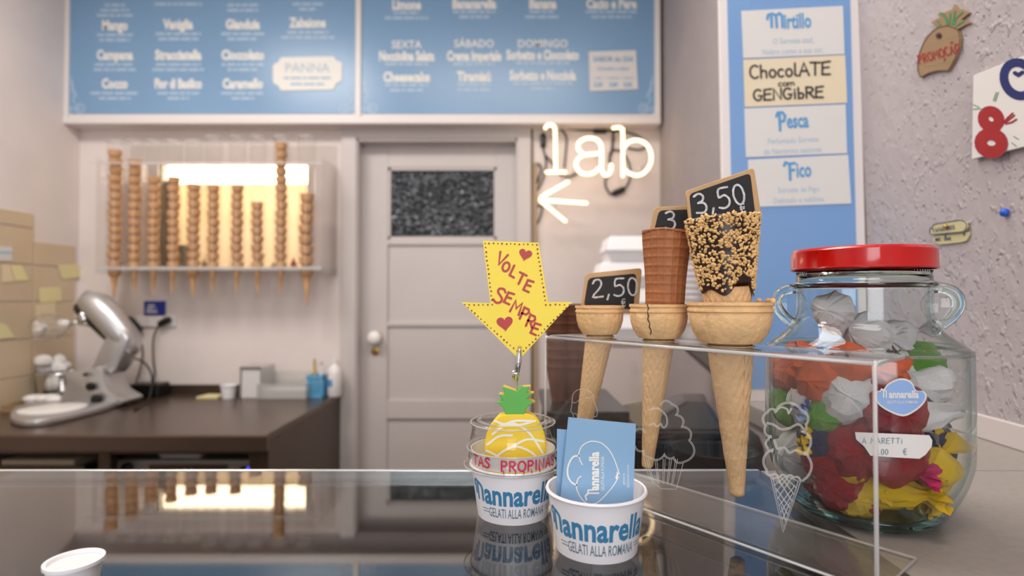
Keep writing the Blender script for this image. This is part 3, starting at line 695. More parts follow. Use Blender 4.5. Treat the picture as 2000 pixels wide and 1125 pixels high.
MB().lathe([(0, 0), (.030, 0), (.034, .006), (.034, 45*s), (.030, 55*s), (.014, 62*s), (.012, 66*s), (0, 66*s)], 24).build('bottle_body', 'white_plastic', sb, smooth=True, world=False)
MB().lathe([(.014, 66*s), (.014, 71*s), (.005, 72*s), (.003, 82*s), (0, 82*s)], 14).build('nozzle', 'white_plastic', sb, smooth=True, world=False)
lb = MB()
for k in range(6):
    a0 = PI*1.15+k*.18; a1 = a0+.18
    lb.add([(.0344*math.cos(a0), .0344*math.sin(a0), 20*s), (.0344*math.cos(a1), .0344*math.sin(a1), 20*s), (.0344*math.cos(a1), .0344*math.sin(a1), 34*s), (.0344*math.cos(a0), .0344*math.sin(a0), 34*s)], [(0, 1, 2, 3)])
lb.build('label_band', 'logo_blue', sb, world=False)
# power sockets, plugs, blue sign
sk = thing('socket_plate', 'white wall socket plate under the cone rack', 'socket', (P(308, 628, DB).x, DB, P(308, 636, DB).z))
MB().box(P(268, 620, DB).x, P(345, 620, DB).x, DB-.012, DB, P(300, 638, DB).z, P(300, 617, DB).z).build('plate', 'white_plastic', sk, bevel=.003)
for x in (289, 308): 
    p = P(x, 627, DB-.012); MB().lathe([(.017, 0), (.017, .003), (.013, .003), (.013, .001), (0, .001)], 16, Matrix.Translation(p) @ Matrix.Rotation(PI/2, 4, 'X')).build('socket_face', 'soffit_paint', sk, smooth=True)
for (a, b, rr, nm, lab, path) in (((248, 622), (272, 648), .026, 'power_plug', 'bulky black plug adapter left of the socket plate', [(262, 645), (276, 670), (278, 700), (270, 735), (262, 755)]),
                          ((310, 634), (332, 622), .018, 'power_plug', 'slim black plug at the right of the socket plate', [(310, 636), (300, 660), (299, 700), (302, 730), (296, 760), (280, 782), (262, 788)])):
    pa, pb_ = P(*a, DB-.03), P(*b, DB-.03)
    pg = thing(nm, lab, 'plug', (pa.x, DB-.03, pa.z))
    MB().tube([pa, pa*.7+pb_*.3, pa*.3+pb_*.7, pb_], [rr*.8, rr, rr, rr*.75], 8).build('plug_body', 'black_plastic', pg, bevel=.003)
    MB().tube([(pb_.x*.5+pa.x*.5, DB-.03, pb_.z*.5+pa.z*.5), (pb_.x*.5+pa.x*.5, DB-.005, pb_.z*.5+pa.z*.5)], .01, 8).build('plug_pin', 'black_plastic', pg)
    pts = [P(x, y, DB-.03-(.12 if y > 740 else .0)) for x, y in path]; pts = [Vector((p_.x, p_.y, max(p_.z, WT+.006))) for p_ in pts]
    MB().tube(smooth_path(pts, 4), .004, 6).build('cable', 'black_rubber', pg, smooth='all')
pts = [P(x, y, 2.66) for x, y in ((232, 705), (250, 700), (275, 704), (292, 722), (297, 745))]+[G(288, 786, WT+.006), G(262, 800, WT+.006)]
o = MB().tube(smooth_path(pts, 5), .0045, 6).build('power_cable', 'black_rubber', smooth='all'); tag(recenter(o), 'black looped cable from the mixer down to the steel table', 'cable')
bs = thing('blue_sign', 'small dark blue sign card above the wall socket', 'sign', (P(300, 602, DB-.02).x, DB-.02, P(300, 616, DB).z))
B2 = FR(DB-.016); pl = MB().ppx([(281, 588), (320, 588), (320, 616), (281, 616)], B2, .016).build('sign_plate', 'sign_navy', bs)
tb_ = MB(); B3 = FR(DB-.0175)
for yy, w in ((597, 15), (603, 19), (609, 22)): wordbars(tb_, 296, yy, w, 3.2, lambda p: B3.hit(p), rnd)
tb_.build('lettering', 'white_card', bs)

# ------------------------------------------------------------------ things on the niche sill
def on_sill(px): return P(px, 520, DB+.12).x
o = MB().box(on_sill(352), on_sill(362), DB+.10, DB+.17, nz0, P(350, 478, DB+.1).z).build('speaker_box', 'black_plastic', bevel=.004); tag(recenter(o), 'narrow black box standing in the lit niche', 'box')
for px, hh, rr, mt, lab in ((397, 24, .014, 'amber', 'amber bottle on the niche sill near the black box'), (532, 17, .014, 'amber', 'short brown bottle on the niche sill, middle of three'), (572, 26, .016, 'sign_red', 'red topped bottle at the right end of the niche')):
    h = hh*3.0/FPX; t = thing('bottle', lab, 'bottle', (on_sill(px), DB+.13, nz0))
    MB().lathe([(0, 0), (rr, 0), (rr, h*.6), (rr*.4, h*.78), (rr*.4, h), (0, h)], 14).build('bottle_body', mt, t, smooth=True, world=False)
    MB().lathe([(rr*.5, h*.9), (rr*.5, h*1.05), (0, h*1.05)], 12).build('cap', 'white_plastic', t, smooth=True, world=False)

# ------------------------------------------------------------------ the cone rack
yr = 2.72; RP = FR(yr)
zsh = P(420, 524, yr).z
rk = thing('cone_rack', 'clear acrylic wall rack of ten tubes filled with cones', 'rack', (P(415, 530, yr).x, DB-.01, zsh))
rx0, rx1 = P(206, 500, yr).x, P(636, 500, yr).x
shf = MB(); hw = .0165; xs_ = [P(q_, 500, yr).x for q_ in (224, 262, 300, 338, 378, 416, 463, 503, 549, 598)]
shf.box(rx0, rx1, yr-.06, yr-hw, zsh-.008, zsh); shf.box(rx0, rx1, yr+hw, DB-.006, zsh-.008, zsh)
for u0, u1 in zip([rx0]+[x+hw for x in xs_], [x-hw for x in xs_]+[rx1]): shf.box(u0, u1, yr-hw, yr+hw, zsh-.008, zsh)
shf.build('bottom_shelf', 'frosted_clear', rk)
MB().box(rx0, rx1, yr-.062, yr-.058, zsh-.012, zsh+.006).build('shelf_lip', 'frosted_clear', rk)
zc_ = P(400, 323, yr).z
MB().box(P(188, 323, yr).x, P(642, 323, yr).x, yr-.052, yr-.048, zc_-.006, zc_+.004).build('front_bar', 'frosted_clear', rk)
ztop = P(400, 274, yr).z
MB().box(rx0, rx1, DB-.016, DB-.006, zsh, ztop+.02).build('back_panel', 'tube_plastic', rk)
MB().box(rx1, rx1+.006, yr-.06, DB-.006, zsh-.03, zc_+.02).build('side_panel', 'tube_plastic', rk)
MB().box(rx0-.006, rx0, yr-.06, DB-.006, zsh-.03, zc_+.02).build('side_panel', 'tube_plastic', rk)
xs = (224, 262, 300, 338, 378, 416, 463, 503, 549, 598); tops = (290, 313, 347, 343, 351, 352, 358, 396, 281, 366)
tips = (583, 576, 578, 579, 598, 577, 577, 580, 577, 598); big = (0, 0, 0, 0, 0, 0, 0, 0, 0, 1); low = (1, 0, 0, 0, 1, 0, 0, 0, 0, 1)
def cone_mesh(name, R, bh, sl):
    sr = R*.58
    mb = MB(); prof = [(0, -sl), (.003, -sl+.002), (sr*.55, -sl*.5), (sr*.98, 0), (R*.55, .001), (R*.80, bh*.14), (R*.95, bh*.36), (R, bh*.64), (R*1.05, bh*.9), (R*1.05, bh), (R*.97, bh), (R*.93, bh*.6), (R*.76, bh*.26), (sr*.88, .006), (sr*.45, -sl*.5), (0, -sl+.012)]
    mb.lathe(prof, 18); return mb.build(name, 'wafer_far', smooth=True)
names = ('leftmost rack tube', 'second rack tube from the left', 'third rack tube from the left', 'fourth rack tube from the left', 'fifth rack tube from the left', 'fifth rack tube from the right', 'fourth rack tube from the right', 'third rack tube from the right', 'second rack tube from the right', 'rightmost rack tube')
protos = {}
for i in range(10):
    sc = yr/FPX; R = (12.6 if big[i] else 11.2 if i == 0 else 10.6)*sc; pit = (20.5 if big[i] else 16.6)*sc; bh = (19 if big[i] else 15.5)*sc
    x = P(xs[i], 500, yr).x
    zt_ = P(xs[i], 268 if i > 4 else 276, yr).z
    tb_ = MB(); Rt = (16.5 if big[i] else 15)*sc; T = Matrix.Translation((x, yr, 0))
    tb_.lathe([(Rt, zsh+.001), (Rt, zt_)], 20, T)
    t_ = tb_.build('tube', 'tube_plastic', rk, smooth='all')
    MB().lathe([(Rt*.98, zt_-.006), (Rt*1.04, zt_-.006), (Rt*1.04, zt_), (Rt*.98, zt_)], 20, T, closed=True).build('tube_rim', 'frosted_clear', t_, smooth=True)
    ztip = P(xs[i], tips[i], yr).z
    zb0 = P(xs[i], 541 if low[i] else 527, yr).z
    key = (big[i], low[i])
    if key not in protos: protos[key] = cone_mesh('wafer_cone', R, bh, zb0-ztip); first = True
    else: first = False
    made = []; zz = zb0; ztopc = P(xs[i], tops[i], yr).z; k = 0
    if low[i]: pass
    while zz+bh <= ztopc+.012:
        o = protos[key] if first else protos[key].copy()
        if not first: COL.objects.link(o)
        first = False
        o.location = (x+random.uniform(-.003, .003), yr, zz); o.rotation_euler = (random.uniform(-.04, .04), random.uniform(-.04, .04), random.uniform(0, 6))
        o['category'] = 'wafer cone'; o['group'] = 'wafer cones in the '+names[i]
        o['label'] = ('large ' if big[i] else 'small ')+'wafer cone nested in the '+names[i]
        made.append(o)
        if k == 0: o['label'] = 'lowest wafer cone hanging tip down from the '+names[i]; del o['group']
        zz += pit; k += 1
    for j_, o in enumerate(made[::-1]):
        if 'group' in o: o['label'] = '%s wafer cone, %s from the top in the %s' % ('large' if big[i] else 'small', ORD[j_], names[i])
# ------------------------------------------------------------------ neon sign and its cables
q6 = lambda x, y: (1020+x/4.327, 220+y/4.327)
yn = 2.70; NP = FR(yn)
def neon(label, strokes, name='neon_letter'):
    t = thing(name, label, 'neon light', NP.hit(q6(*strokes[0][0])))
    for st in strokes:
        pts = smooth_path([NP.hit(q6(*p)) for p in st], 5) if len(st) > 2 else [NP.hit(q6(*p)) for p in st]
        m = MB().tube(pts, .0078, 10)
        m.ball(pts[0], .0078, 10, 6); m.ball(pts[-1], .0078, 10, 6); m.build('neon_tube', 'neon', t, smooth='all')
        p = pts[len(pts)//2]; MB().tube([p+Vector((0, .006, 0)), p+Vector((0, DB-yn-.001, 0))], .004, 6).build('standoff', 'frosted_clear', t)
    return t
neon('glowing white neon letter l, first of the word lab', [[(195, 130), (213, 108), (245, 104), (268, 118), (278, 160), (283, 490)], [(205, 503), (362, 503)]])
neon('glowing white neon letter a, middle of the word lab', [[(510, 345), (475, 310), (478, 255), (520, 225), (570, 215), (630, 228), (663, 270), (672, 340), (670, 420), (674, 490), (700, 528), (730, 520), (750, 480), (752, 442)], [(655, 343), (590, 350), (510, 362), (465, 400), (455, 450), (485, 500), (545, 520), (610, 505), (645, 470)]])
neon('glowing white neon letter b, last of the word lab', [[(770, 130), (815, 124), (842, 138), (850, 170), (850, 535)], [(865, 288), (900, 248), (970, 232), (1040, 260), (1080, 320), (1090, 390), (1070, 460), (1020, 515), (960, 530), (905, 512), (875, 490)]])
ar = thing('neon_arrow', 'glowing white neon arrow pointing left below the word lab', 'neon light', NP.hit(q6(150, 738)))
MB().tube([NP.hit(q6(*p)) for p in ((385, 587), (200, 690), (160, 718), (152, 735), (163, 752), (200, 782), (362, 915))], .0078, 10).ball(NP.hit(q6(385, 587)), .0078).ball(NP.hit(q6(362, 915)), .0078).build('neon_tube', 'neon', ar, smooth='all', label='bent tube of the arrow head')
MB().tube([NP.hit(q6(*p)) for p in ((180, 740), (540, 765))], .0078, 10).ball(NP.hit(q6(540, 765)), .0078).build('neon_tube', 'neon', ar, smooth='all')
MB().tube([NP.hit(q6(300, 748))+Vector((0, .006, 0)), NP.hit(q6(300, 748))+Vector((0, DB-yn-.002, 0))], .004, 6).build('standoff', 'frosted_clear', ar)
CPl = FR(DB-.012)
def cord(label, path, box=None, r=.0045):
    pts = [CPl.hit(q6(*p)) for p in path]; t = thing('neon_cable', label, 'cable', pts[-1])
    MB().tube(smooth_path(pts, 5), r, 6).build('cable', 'black_rubber', t, smooth='all')
    if box:
        a, b = CPl.hit(q6(*box[0])), CPl.hit(q6(*box[1])); rr = box[2]; m_ = (b-a)
        MB().tube([a, a+m_*.12, a+m_*.88, b], [rr*.5, rr, rr, rr*.5], 8).build('connector', 'black_plastic', t, bevel=.002)
cord('black cable dropping down the wall edge left of the neon', [(200, 122), (110, 120), (80, 150), (76, 320), (80, 520), (72, 700), (72, 900)])
cord('black cable with connector behind the neon letter l', [(180, 170), (178, 300), (195, 370), (200, 450), (170, 570), (125, 660)], ((178, 175), (176, 295), .016))
cord('thin cable curving between the letters l and a', [(195, 360), (250, 420), (320, 520), (385, 540), (440, 525), (470, 500)])
cord('cable looping down right of the neon letter l', [(230, 125), (300, 132), (350, 165), (375, 220), (368, 330), (355, 470)])
cord('horizontal cable with black transformer above the letter a', [(330, 135), (500, 148), (600, 150), (720, 152), (860, 165), (960, 190), (1030, 250), (1040, 290), (980, 312), (890, 298)], ((597, 148), (718, 150), .018))
cord('cable behind the letter b running down its stem', [(770, 150), (765, 250), (755, 330), (738, 380), (740, 425)], r=.006)
cord('round cable loop with black connector hanging under lab', [(740, 420), (742, 340), (790, 315), (845, 335), (890, 400), (912, 480), (905, 570), (865, 640), (810, 670), (755, 690), (712, 640), (700, 580), (725, 520)], ((762, 688), (868, 640), .016))
cord('small cable coil at the left by the wooden strip', [(105, 430), (150, 440), (160, 490), (135, 560), (110, 640)], ((135, 545), (120, 600), .010))
cord('short cable tail below the neon arrow tip', [(115, 780), (165, 790), (160, 850), (130, 930), (100, 935)])
# ------------------------------------------------------------------ blue flavour board at the right
z400 = 1.10
BP = pl3(P(1410, 400, 1.105), P(1690, 400, 1.078), P(1410, 0, 1.124))
def lr(y, a, b): return a+(b-a)*y/440
bdt = thing('flavour_board', 'tall pale blue flavour board with white frame leaning at the right wall', 'board', BP.hit((1570, 790)))
oc = [(lr(-90, 1404, 1412), -90), (lr(-90, 1679, 1690), -90), (lr(785, 1679, 1690), 785), (lr(785, 1404, 1412), 785)]
ic = [(lr(-60, 1420, 1430), -60), (lr(-60, 1660, 1671), -60), (lr(760, 1660, 1671), 760), (lr(760, 1420, 1430), 760)]
MB().ppx(oc, BP, .012).build('frame', 'soffit_paint', bdt, bevel=.002)
MB().ppx(ic, BP, .003, lift=.0015).build('blue_panel', 'board_blue', bdt)
def onboard(l): return lambda p: BP.hit((p.x, p.y))+BP.n*l
def bcard(poly, mat, label):
    t = MB().ppx(poly, BP, .0012, lift=.0030).build('flavour_card', mat); tag(t, label, 'card'); t['label'] = label; return t
def tilt(cx, cy, a, l=.0034):
    ca, sa = math.cos(a), math.sin(a)
    return lambda p: BP.hit((cx+p.x*ca+p.y*sa, cy-p.y*ca+p.x*sa))+BP.n*l
def flav(o, title, ty, cx, l1, l2, mat='logo_blue'):
    mb = MB(); a = math.radians(-2.5)
    put_text(mb, title[1:], 40, tilt(cx+9, ty, a), bold=.03, xs=.62)
    w = max(v[0] for v in glyphs(title[1:], .03, .62)[0])*40
    fl = tilt(cx+9-w-11, ty, a)
    T = title[0]
    if T == 'M': ls = [[(-21, 18), (-19, 26), (-11, 28), (-4, 24), (-3, 1)], [(-3, 25), (3, 28), (8, 23), (8, 1)], [(-13, 22), (-13, 2)]]
    elif T == 'P': ls = [[(-8, 22), (-5, 29), (4, 29), (9, 22), (6, 12), (-1, 11)], [(-2, 27), (-2, -6)]]
    else: ls = [[(-12, 22), (-9, 28), (-2, 25), (9, 26)], [(-1, 25), (-1, -6)], [(-1, 12), (7, 13)]]
    mb.ribbons(ls, 5.5, fl); mb.build('title_lettering', mat, o)
    mb = MB(); put_text(mb, l1, 16, tilt(cx, ty+30, a), xs=.8); put_text(mb, l2, 16, tilt(cx, ty+50, a), xs=.8); mb.build('small_lettering', 'pale_print', o)
c1 = bcard([(1447, 23), (1645, 13), (1648, 107), (1451, 115)], 'white_card', 'topmost white card on the blue board, reading Mirtillo')
flav(c1, 'Mirtillo', 56, 1548, 'O Sorvete azul,', 'Nobre como a sua cor.')
c2 = bcard([(1451, 118), (1649, 109), (1653, 202), (1454, 210)], 'cream_card', 'cream card handwritten in black, Chocolate com Gengibre')
mb = MB(); l1, w = pen('ChocolATE', (1464, 155), (1, -.055), 25, gap=.12, wscale=1.1); l2, w = pen('com', (1519, 170), (1, -.05), 11, gap=.1, wscale=1.6); l3, w = pen('GENGibRE', (1471, 198), (1, -.05), 21, gap=.14, wscale=1.2)
mb.ribbons(l1+l3, 4, onboard(.0034)); mb.ribbons(l2, 2.5, onboard(.0034)); mb.build('handwriting', 'black_ink', c2)
c3 = bcard([(1453, 213), (1650, 205), (1653, 300), (1456, 308)], 'white_card', 'third white card down the blue board, reading Pesca')
flav(c3, 'Pesca', 250, 1548, 'Perfumado Sorvete', 'de Nectarina nacional.')
c4 = bcard([(1460, 313), (1655, 303), (1661, 398), (1464, 405)], 'white_card', 'lowest white card on the blue board, reading Fico')
flav(c4, 'Fico', 346, 1560, 'Sorvete de Figo.', 'Delicado e sublime.')

# ------------------------------------------------------------------ wall things at the right
def onwall(l): return lambda p: RW.hit((p.x, p.y))+RW.n*l
q = lambda x, y: (1780+x/7.03, y/7.03)
pt = thing('pineapple_tag', 'brown cardboard pineapple with green crown pinned to the rough wall', 'wall tag', RW.hit(q(160, 1060)))
body = [(160, 1060), (125, 960), (125, 850), (150, 720), (200, 600), (260, 500), (330, 430), (410, 375), (540, 350), (670, 400), (700, 460), (710, 530), (690, 650), (640, 800), (545, 968), (400, 970), (280, 1000)]
crown = [(410, 378), (340, 330), (305, 310), (370, 265), (430, 245), (395, 195), (430, 170), (490, 175), (540, 150), (600, 130), (625, 60), (660, 120), (720, 125), (780, 150), (835, 175), (790, 210), (720, 270), (790, 275), (850, 315), (780, 340), (672, 402), (540, 352)]
MB().ppx([q(*p) for p in body], RW, .003, lift=.004).build('tag_body', 'kraft', pt)
cw_ = MB().ppx([q(*p) for p in crown], RW, .003, lift=.004).build('tag_crown', 'kraft', pt, label='jagged leaf crown streaked green')
wr = onwall(.0045)
mb = MB(); mb.ribbons([[q(*p) for p in l] for l in ([(400, 290), (440, 350)], [(440, 180), (520, 250), (530, 330)], [(575, 180), (560, 330)], [(640, 150), (600, 340)], [(740, 170), (660, 240), (620, 330)], [(760, 285), (650, 360)], [(480, 190), (540, 320)])], 3.2, wr)
mb.build('green_streaks', 'marker_green', cw_)
mb = MB(); mb.ribbons([[q(*p) for p in body]+[q(*body[0])]], 1.6, wr); mb.build('dark_outline', 'kraft_dark', pt)
mb = MB(); l, w = pen('PROMOCAO', q(150, 880), (1, -.30), 17, gap=.16, wscale=.68); l2, w = pen('~', q(580, 590), (1, -.2), 9); l3 = [[q(505, 800), q(490, 830)]]
mb.ribbons(l+l2+l3, 2.4, wr); mb.build('handwriting', 'sign_red', pt)
mb = MB().ribbons([[q(420+12*math.cos(a), 490+12*math.sin(a)) for a in (0, 1, 2, 3, 4, 5, 6.28)]], 8, onwall(.005)); mb.build('pin_head', 'kraft_dark', pt)
mb = MB()
for (a, b) in (((180, 670), (660, 490)), ((230, 920), (560, 850))):
    for k in range(9):
        p = q(a[0]+(b[0]-a[0])*k/8, a[1]+(b[1]-a[1])*k/8); mb.ribbons([[p, (p[0]+1, p[1])]], 1.3, wr)
mb.build('dotted_line', 'marker_green', pt)
q = lambda x, y: (1900+x/4.89, 90+y/4.89)
ep = thing('price_poster', 'white wall sign with red figure eight at the right picture edge', 'sign', RW.hit((1910, 311)))
MB().ppx([(1912, 147), (2075, 84), (2075, 272), (1909, 311)], RW, .006, lift=.008).build('sign_plate', 'white_card', ep, bevel=.0008)
wr = onwall(.0085)
mb = MB(); mb.ribbons([[q(235+74*math.cos(a)+22*math.sin(a), 697+74*math.sin(a)-12*math.cos(a)) for a in [k*PI/9 for k in range(19)]]], 21, wr)
mb.ribbons([[q(238+98*math.cos(a)+32*math.sin(a), 925+84*math.sin(a)-22*math.cos(a)) for a in [k*PI/9 for k in range(19)]]], 24, onwall(.0088)); mb.build('red_figure', 'sign_red', ep)
mb = MB(); mb.ribbons([[q(*p) for p in l] for l in ([(355, 730), (400, 680), (445, 640)], [(370, 730), (410, 700), (460, 660)], [(375, 740), (430, 730), (480, 700)])], 3.6, wr); mb.build('red_squiggle', 'sign_red', ep)
mb = MB(); mb.ribbons([[q(505+145*math.cos(a)+20*math.sin(a), 315+160*math.sin(a)) for a in [k*PI/12 for k in range(25)]]], 17, wr); mb.ribbons([[q(465, 255), q(500, 275), q(540, 250)]], 8, wr); mb.build('blue_figure', 'marker_blue', ep)
mb = MB(); mb.ribbons([[q(*p) for p in l] for l in ([(285, 440), (258, 520)], [(305, 440), (275, 528)], [(65, 560), (110, 580), (150, 620)], [(65, 603), (110, 598)], [(455, 862), (500, 890)], [(435, 922), (480, 955)])], 1.6, wr); mb.build('green_ticks', 'marker_green', ep, kind='stuff')
q = lambda x, y: (1780+x/14.06, 410+y/14.06)
yt = thing('name_tag', 'small yellow two-part tag nailed to the rough wall above the red lid', 'wall tag', RW.hit(q(820, 950)))
MB().ppx([tuple(p) for p in round_poly([q(*p) for p in ((690, 690), (1640, 600), (1650, 680), (1560, 850), (1400, 890), (820, 950), (700, 900), (620, 780))], 3)], RW, .002, lift=.003).build('lower_plate', 'tag_yellow', yt)
up = [tuple(p) for p in round_poly([q(*p) for p in ((615, 680), (610, 530), (740, 390), (1480, 275), (1620, 340), (1640, 480), (1540, 600))], 4)]
u_ = MB().ppx(up, RW, .002, lift=.0055).build('upper_plate', 'tag_yellow', yt)
mb = MB(); wr = onwall(.006); mb.ribbons([up+[up[0]]], 1.5, wr)
l, w = pen('TAMANHOS', q(690, 620), (1, -.16), 7.5, gap=.25, wscale=.75); mb.ribbons(l, 1.2, wr); mb.build('handwriting', 'marker_blue', u_)
mb = MB(); l, w = pen('NICE - SMALL', q(730, 860), (1, -.10), 5.5, gap=.18, wscale=.55); mb.ribbons(l, 1.0, onwall(.0035)); mb.ribbons([[q(1000, 700), q(1005, 740)], [q(1515, 640), q(1515, 700)]], 2.5, onwall(.0035)); mb.build('handwriting', 'marker_blue', yt)
MB().ball(RW.hit(q(1080, 450))+RW.n*.008, .0032, 10, 8).build('nail_head', 'brass', yt, smooth='all')
pp = thing('push_pin', 'round blue push pin stuck in the rough wall', 'push pin', RW.hit((1967, 415)))
T = Matrix.Translation(RW.hit((1967, 415))) @ RW.n.to_track_quat('Z', 'Y').to_matrix().to_4x4()
MB().lathe([(0, .0085), (.0030, .008), (.0050, .006), (.0056, .0035), (.0050, .001), (.003, 0), (0, 0)], 20, T).build('pin_head', 'pin_blue', pp, smooth=True)

# ------------------------------------------------------------------ shelf and boxes behind the cone stand
ysf = 1.72; zs_ = P(1300, 680, ysf).z
sh = thing('wall_shelf', 'grey metal shelf on the right wall behind the cone stand', 'shelf', (.55, ysf+.13, zs_))
sx0 = P(1196, 670, ysf).x
MB().box(sx0, XR(ysf)+.0, ysf, ysf+.26, zs_, P(1300, 666, ysf).z).build('shelf_board', 'shelf_metal', sh, bevel=.002)
for y in (ysf+.05, ysf+.2): MB().prism([(XR(y)-.001, y, zs_), (XR(y)-.16, y, zs_), (XR(y)-.001, y, zs_-.14)], (0, .012, 0)).build('bracket', 'shelf_metal', sh)
zt_ = P(1300, 666, ysf).z
def clam(x0, x1, z0, z1, y0, label):
    t = thing('foam_box', label, 'box', ((x0+x1)/2, y0+.08, z0), 0, 'white foam boxes on the grey shelf')
    zm = z0+(z1-z0)*.45; c = ((x0+x1)/2, y0+.08)
    def half(a, b, s0, s1):
        vs = []
        for s_, z in ((s0, a), (s1, b)):
            hx, hy = (x1-x0)/2*s_, .08*s_
            vs += [Vector((c[0]+sx*hx, c[1]+sy*hy, z)) for sx, sy in ((-1, -1), (1, -1), (1, 1), (-1, 1))]
        return MB().add(vs, [(3, 2, 1, 0), (4, 5, 6, 7)]+[(i, (i+1) % 4, (i+1) % 4+4, i+4) for i in range(4)])
    half(z0, zm, .84, .98).build('base_tray', 'foam_white', t, bevel=.003); half(zm+.002, z1, .99, .86).build('lid', 'foam_white', t, bevel=.003)
    MB().box(c[0]-(x1-x0)*.5, c[0]+(x1-x0)*.5, y0, y0+.16, zm-.001, zm+.003).build('flange', 'foam_white', t)
bx0, bx1 = P(1172, 500, ysf+.02).x, P(1290, 500, ysf+.02).x
zz = zt_; hh = (P(1200, 460, ysf+.02).z-zt_)/4
for k, lb in enumerate(('lowest white foam box of the stack on the grey shelf', 'second white foam box up from the grey shelf', 'third white foam box up from the grey shelf', 'topmost white foam box of the stack on the grey shelf')):
    clam(bx0+[.0, .006, -.004, .012][k]+(.0 if k < 3 else .01), bx1+[.0, .006, -.004, .0][k], zz, zz+hh-.001, ysf+.02, lb); zz += hh
cx = P(1352, 600, ysf+.09).x
for k in range(11):
    T = Matrix.Translation((cx, ysf+.10, zt_+.0005+k*.019))
    o = MB().lathe([(0, .001), (.036, 0), (.043, .05), (.047, .051), (.047, .056), (.042, .056), (.034, .003), (0, .003)], 24, T).build('foam_cup', 'foam_white', smooth=True)
    tag(recenter(o), 'white foam cup, %s from the top of the stack behind the nut cone' % ORD[10-k], 'cup', 'foam cups stacked on the grey shelf')
# low bench with black boxes behind the stand
zb = .93
bn = thing('low_bench', 'low dark steel bench behind the glass counter', 'bench', (.27, 1.2, 0))
MB().box(.02, .60, .74, 1.62, zb-.03, zb).build('bench_top', 'steel_dark', bn, bevel=.003)
for x in (.04, .55):
    for y in (.77, 1.57): MB().box(x, x+.03, y, y+.03, 0, zb-.03).build('leg', 'steel_dark', bn)
kb = FR(.93)
bk = thing('black_bin', 'black plastic bin with peaked lid behind the middle cone', 'bin', (P(1350, 900, 1.0).x, 1.03, zb))
A = [(1232, 1000), (1236, 882), (1372, 842), (1420, 850), (1430, 1000)]
bp_ = [kb.hit(p) for p in ((1240, 860), (1425, 838))]
zr = bp_[0].z
x0, x1 = P(1238, 860, .93).x, P(1430, 860, .93).x
MB().box(x0+.006, x1-.006, .935, 1.14, zb, zr).build('bin_body', 'bin_black', bk, bevel=.006)
MB().box(x0, x1, .93, 1.146, zr, zr+.014).build('bin_rim', 'bin_black', bk, bevel=.004)
pk = P(1358, 784, 1.0).z
vs = [(x0+.004, .934, zr+.014), (x1-.004, .934, zr+.014), (x1-.004, 1.142, zr+.014), (x0+.004, 1.142, zr+.014), (P(1335, 785, 1.0).x, 1.0, pk), (P(1380, 785, 1.0).x, 1.0, pk), (P(1380, 785, 1.08).x, 1.08, pk), (P(1335, 785, 1.08).x, 1.08, pk)]
MB().add(vs, [(0, 1, 5, 4), (1, 2, 6, 5), (2, 3, 7, 6), (3, 0, 4, 7), (4, 5, 6, 7), (3, 2, 1, 0)]).build('bin_lid', 'bin_black', bk, bevel=.008)
x0, x1 = P(1436, 880, .9).x, P(1508, 880, .9).x
b2 = thing('black_canister', 'rounded black canister right of the black bin', 'canister', ((x0+x1)/2, .93, zb))
r = (x1-x0)/2; hz = P(1470, 848, .9).z-zb
MB().lathe([(0, 0), (r, 0), (r, hz*.62), (0, hz*.62)], 24).build('canister_body', 'bin_black', b2, smooth=True, world=False)
MB().lathe([(r, hz*.62), (r*1.02, hz*.64), (r*.95, hz*.78), (r*.7, hz*.93), (r*.3, hz), (0, hz)], 24).build('canister_lid', 'bin_black', b2, smooth=True, world=False)
x0, x1 = P(1072, 800, 1.0).x, P(1222, 800, 1.0).x; zt2 = P(1150, 803, 1.0).z
bc = thing('dark_crate', 'dark brown-grey crate under the stacked chocolate cones', 'crate', ((x0+x1)/2, 1.1, zb))
MB().box(x0, x1, 1.0, 1.24, zb, zt2-.02).build('crate_body', 'inside_dark', bc, bevel=.004)
MB().box(x0-.006, x1+.006, .994, 1.246, zt2-.02, zt2).build('crate_lid', 'bin_black', bc, bevel=.003)
rs = 26*1.08/FPX
cmesh = None
for j, (px, n) in enumerate(((1092, 8), (1121, 8))):
    x = P(px, 700, 1.08).x
    for k in range(n):
        if cmesh is None:
            mb = MB(); prof = [(rs*.52, 0), (rs*.76, .035), (rs*.96, .066), (rs*1.04, .067), (rs*1.04, .072), (rs*.93, .072), (rs*.48, .003)]
            mb.lathe(prof, 20, caps=False); o = mb.build('waffle_cone', 'waffle_dark', smooth=True); cmesh = o
        else: o = cmesh.copy(); COL.objects.link(o)
        o.location = (x, 1.09, zt2+.001+k*.0165 if k else zt2+.0005)
        tag(o, 'dark waffle cone, %s from the top of the %s brown stack behind the stand' % (ORD[n-1-k], 'left' if j == 0 else 'right'), 'waffle cone', 'chocolate waffle cones in the %s stack' % ('left' if j == 0 else 'right'))

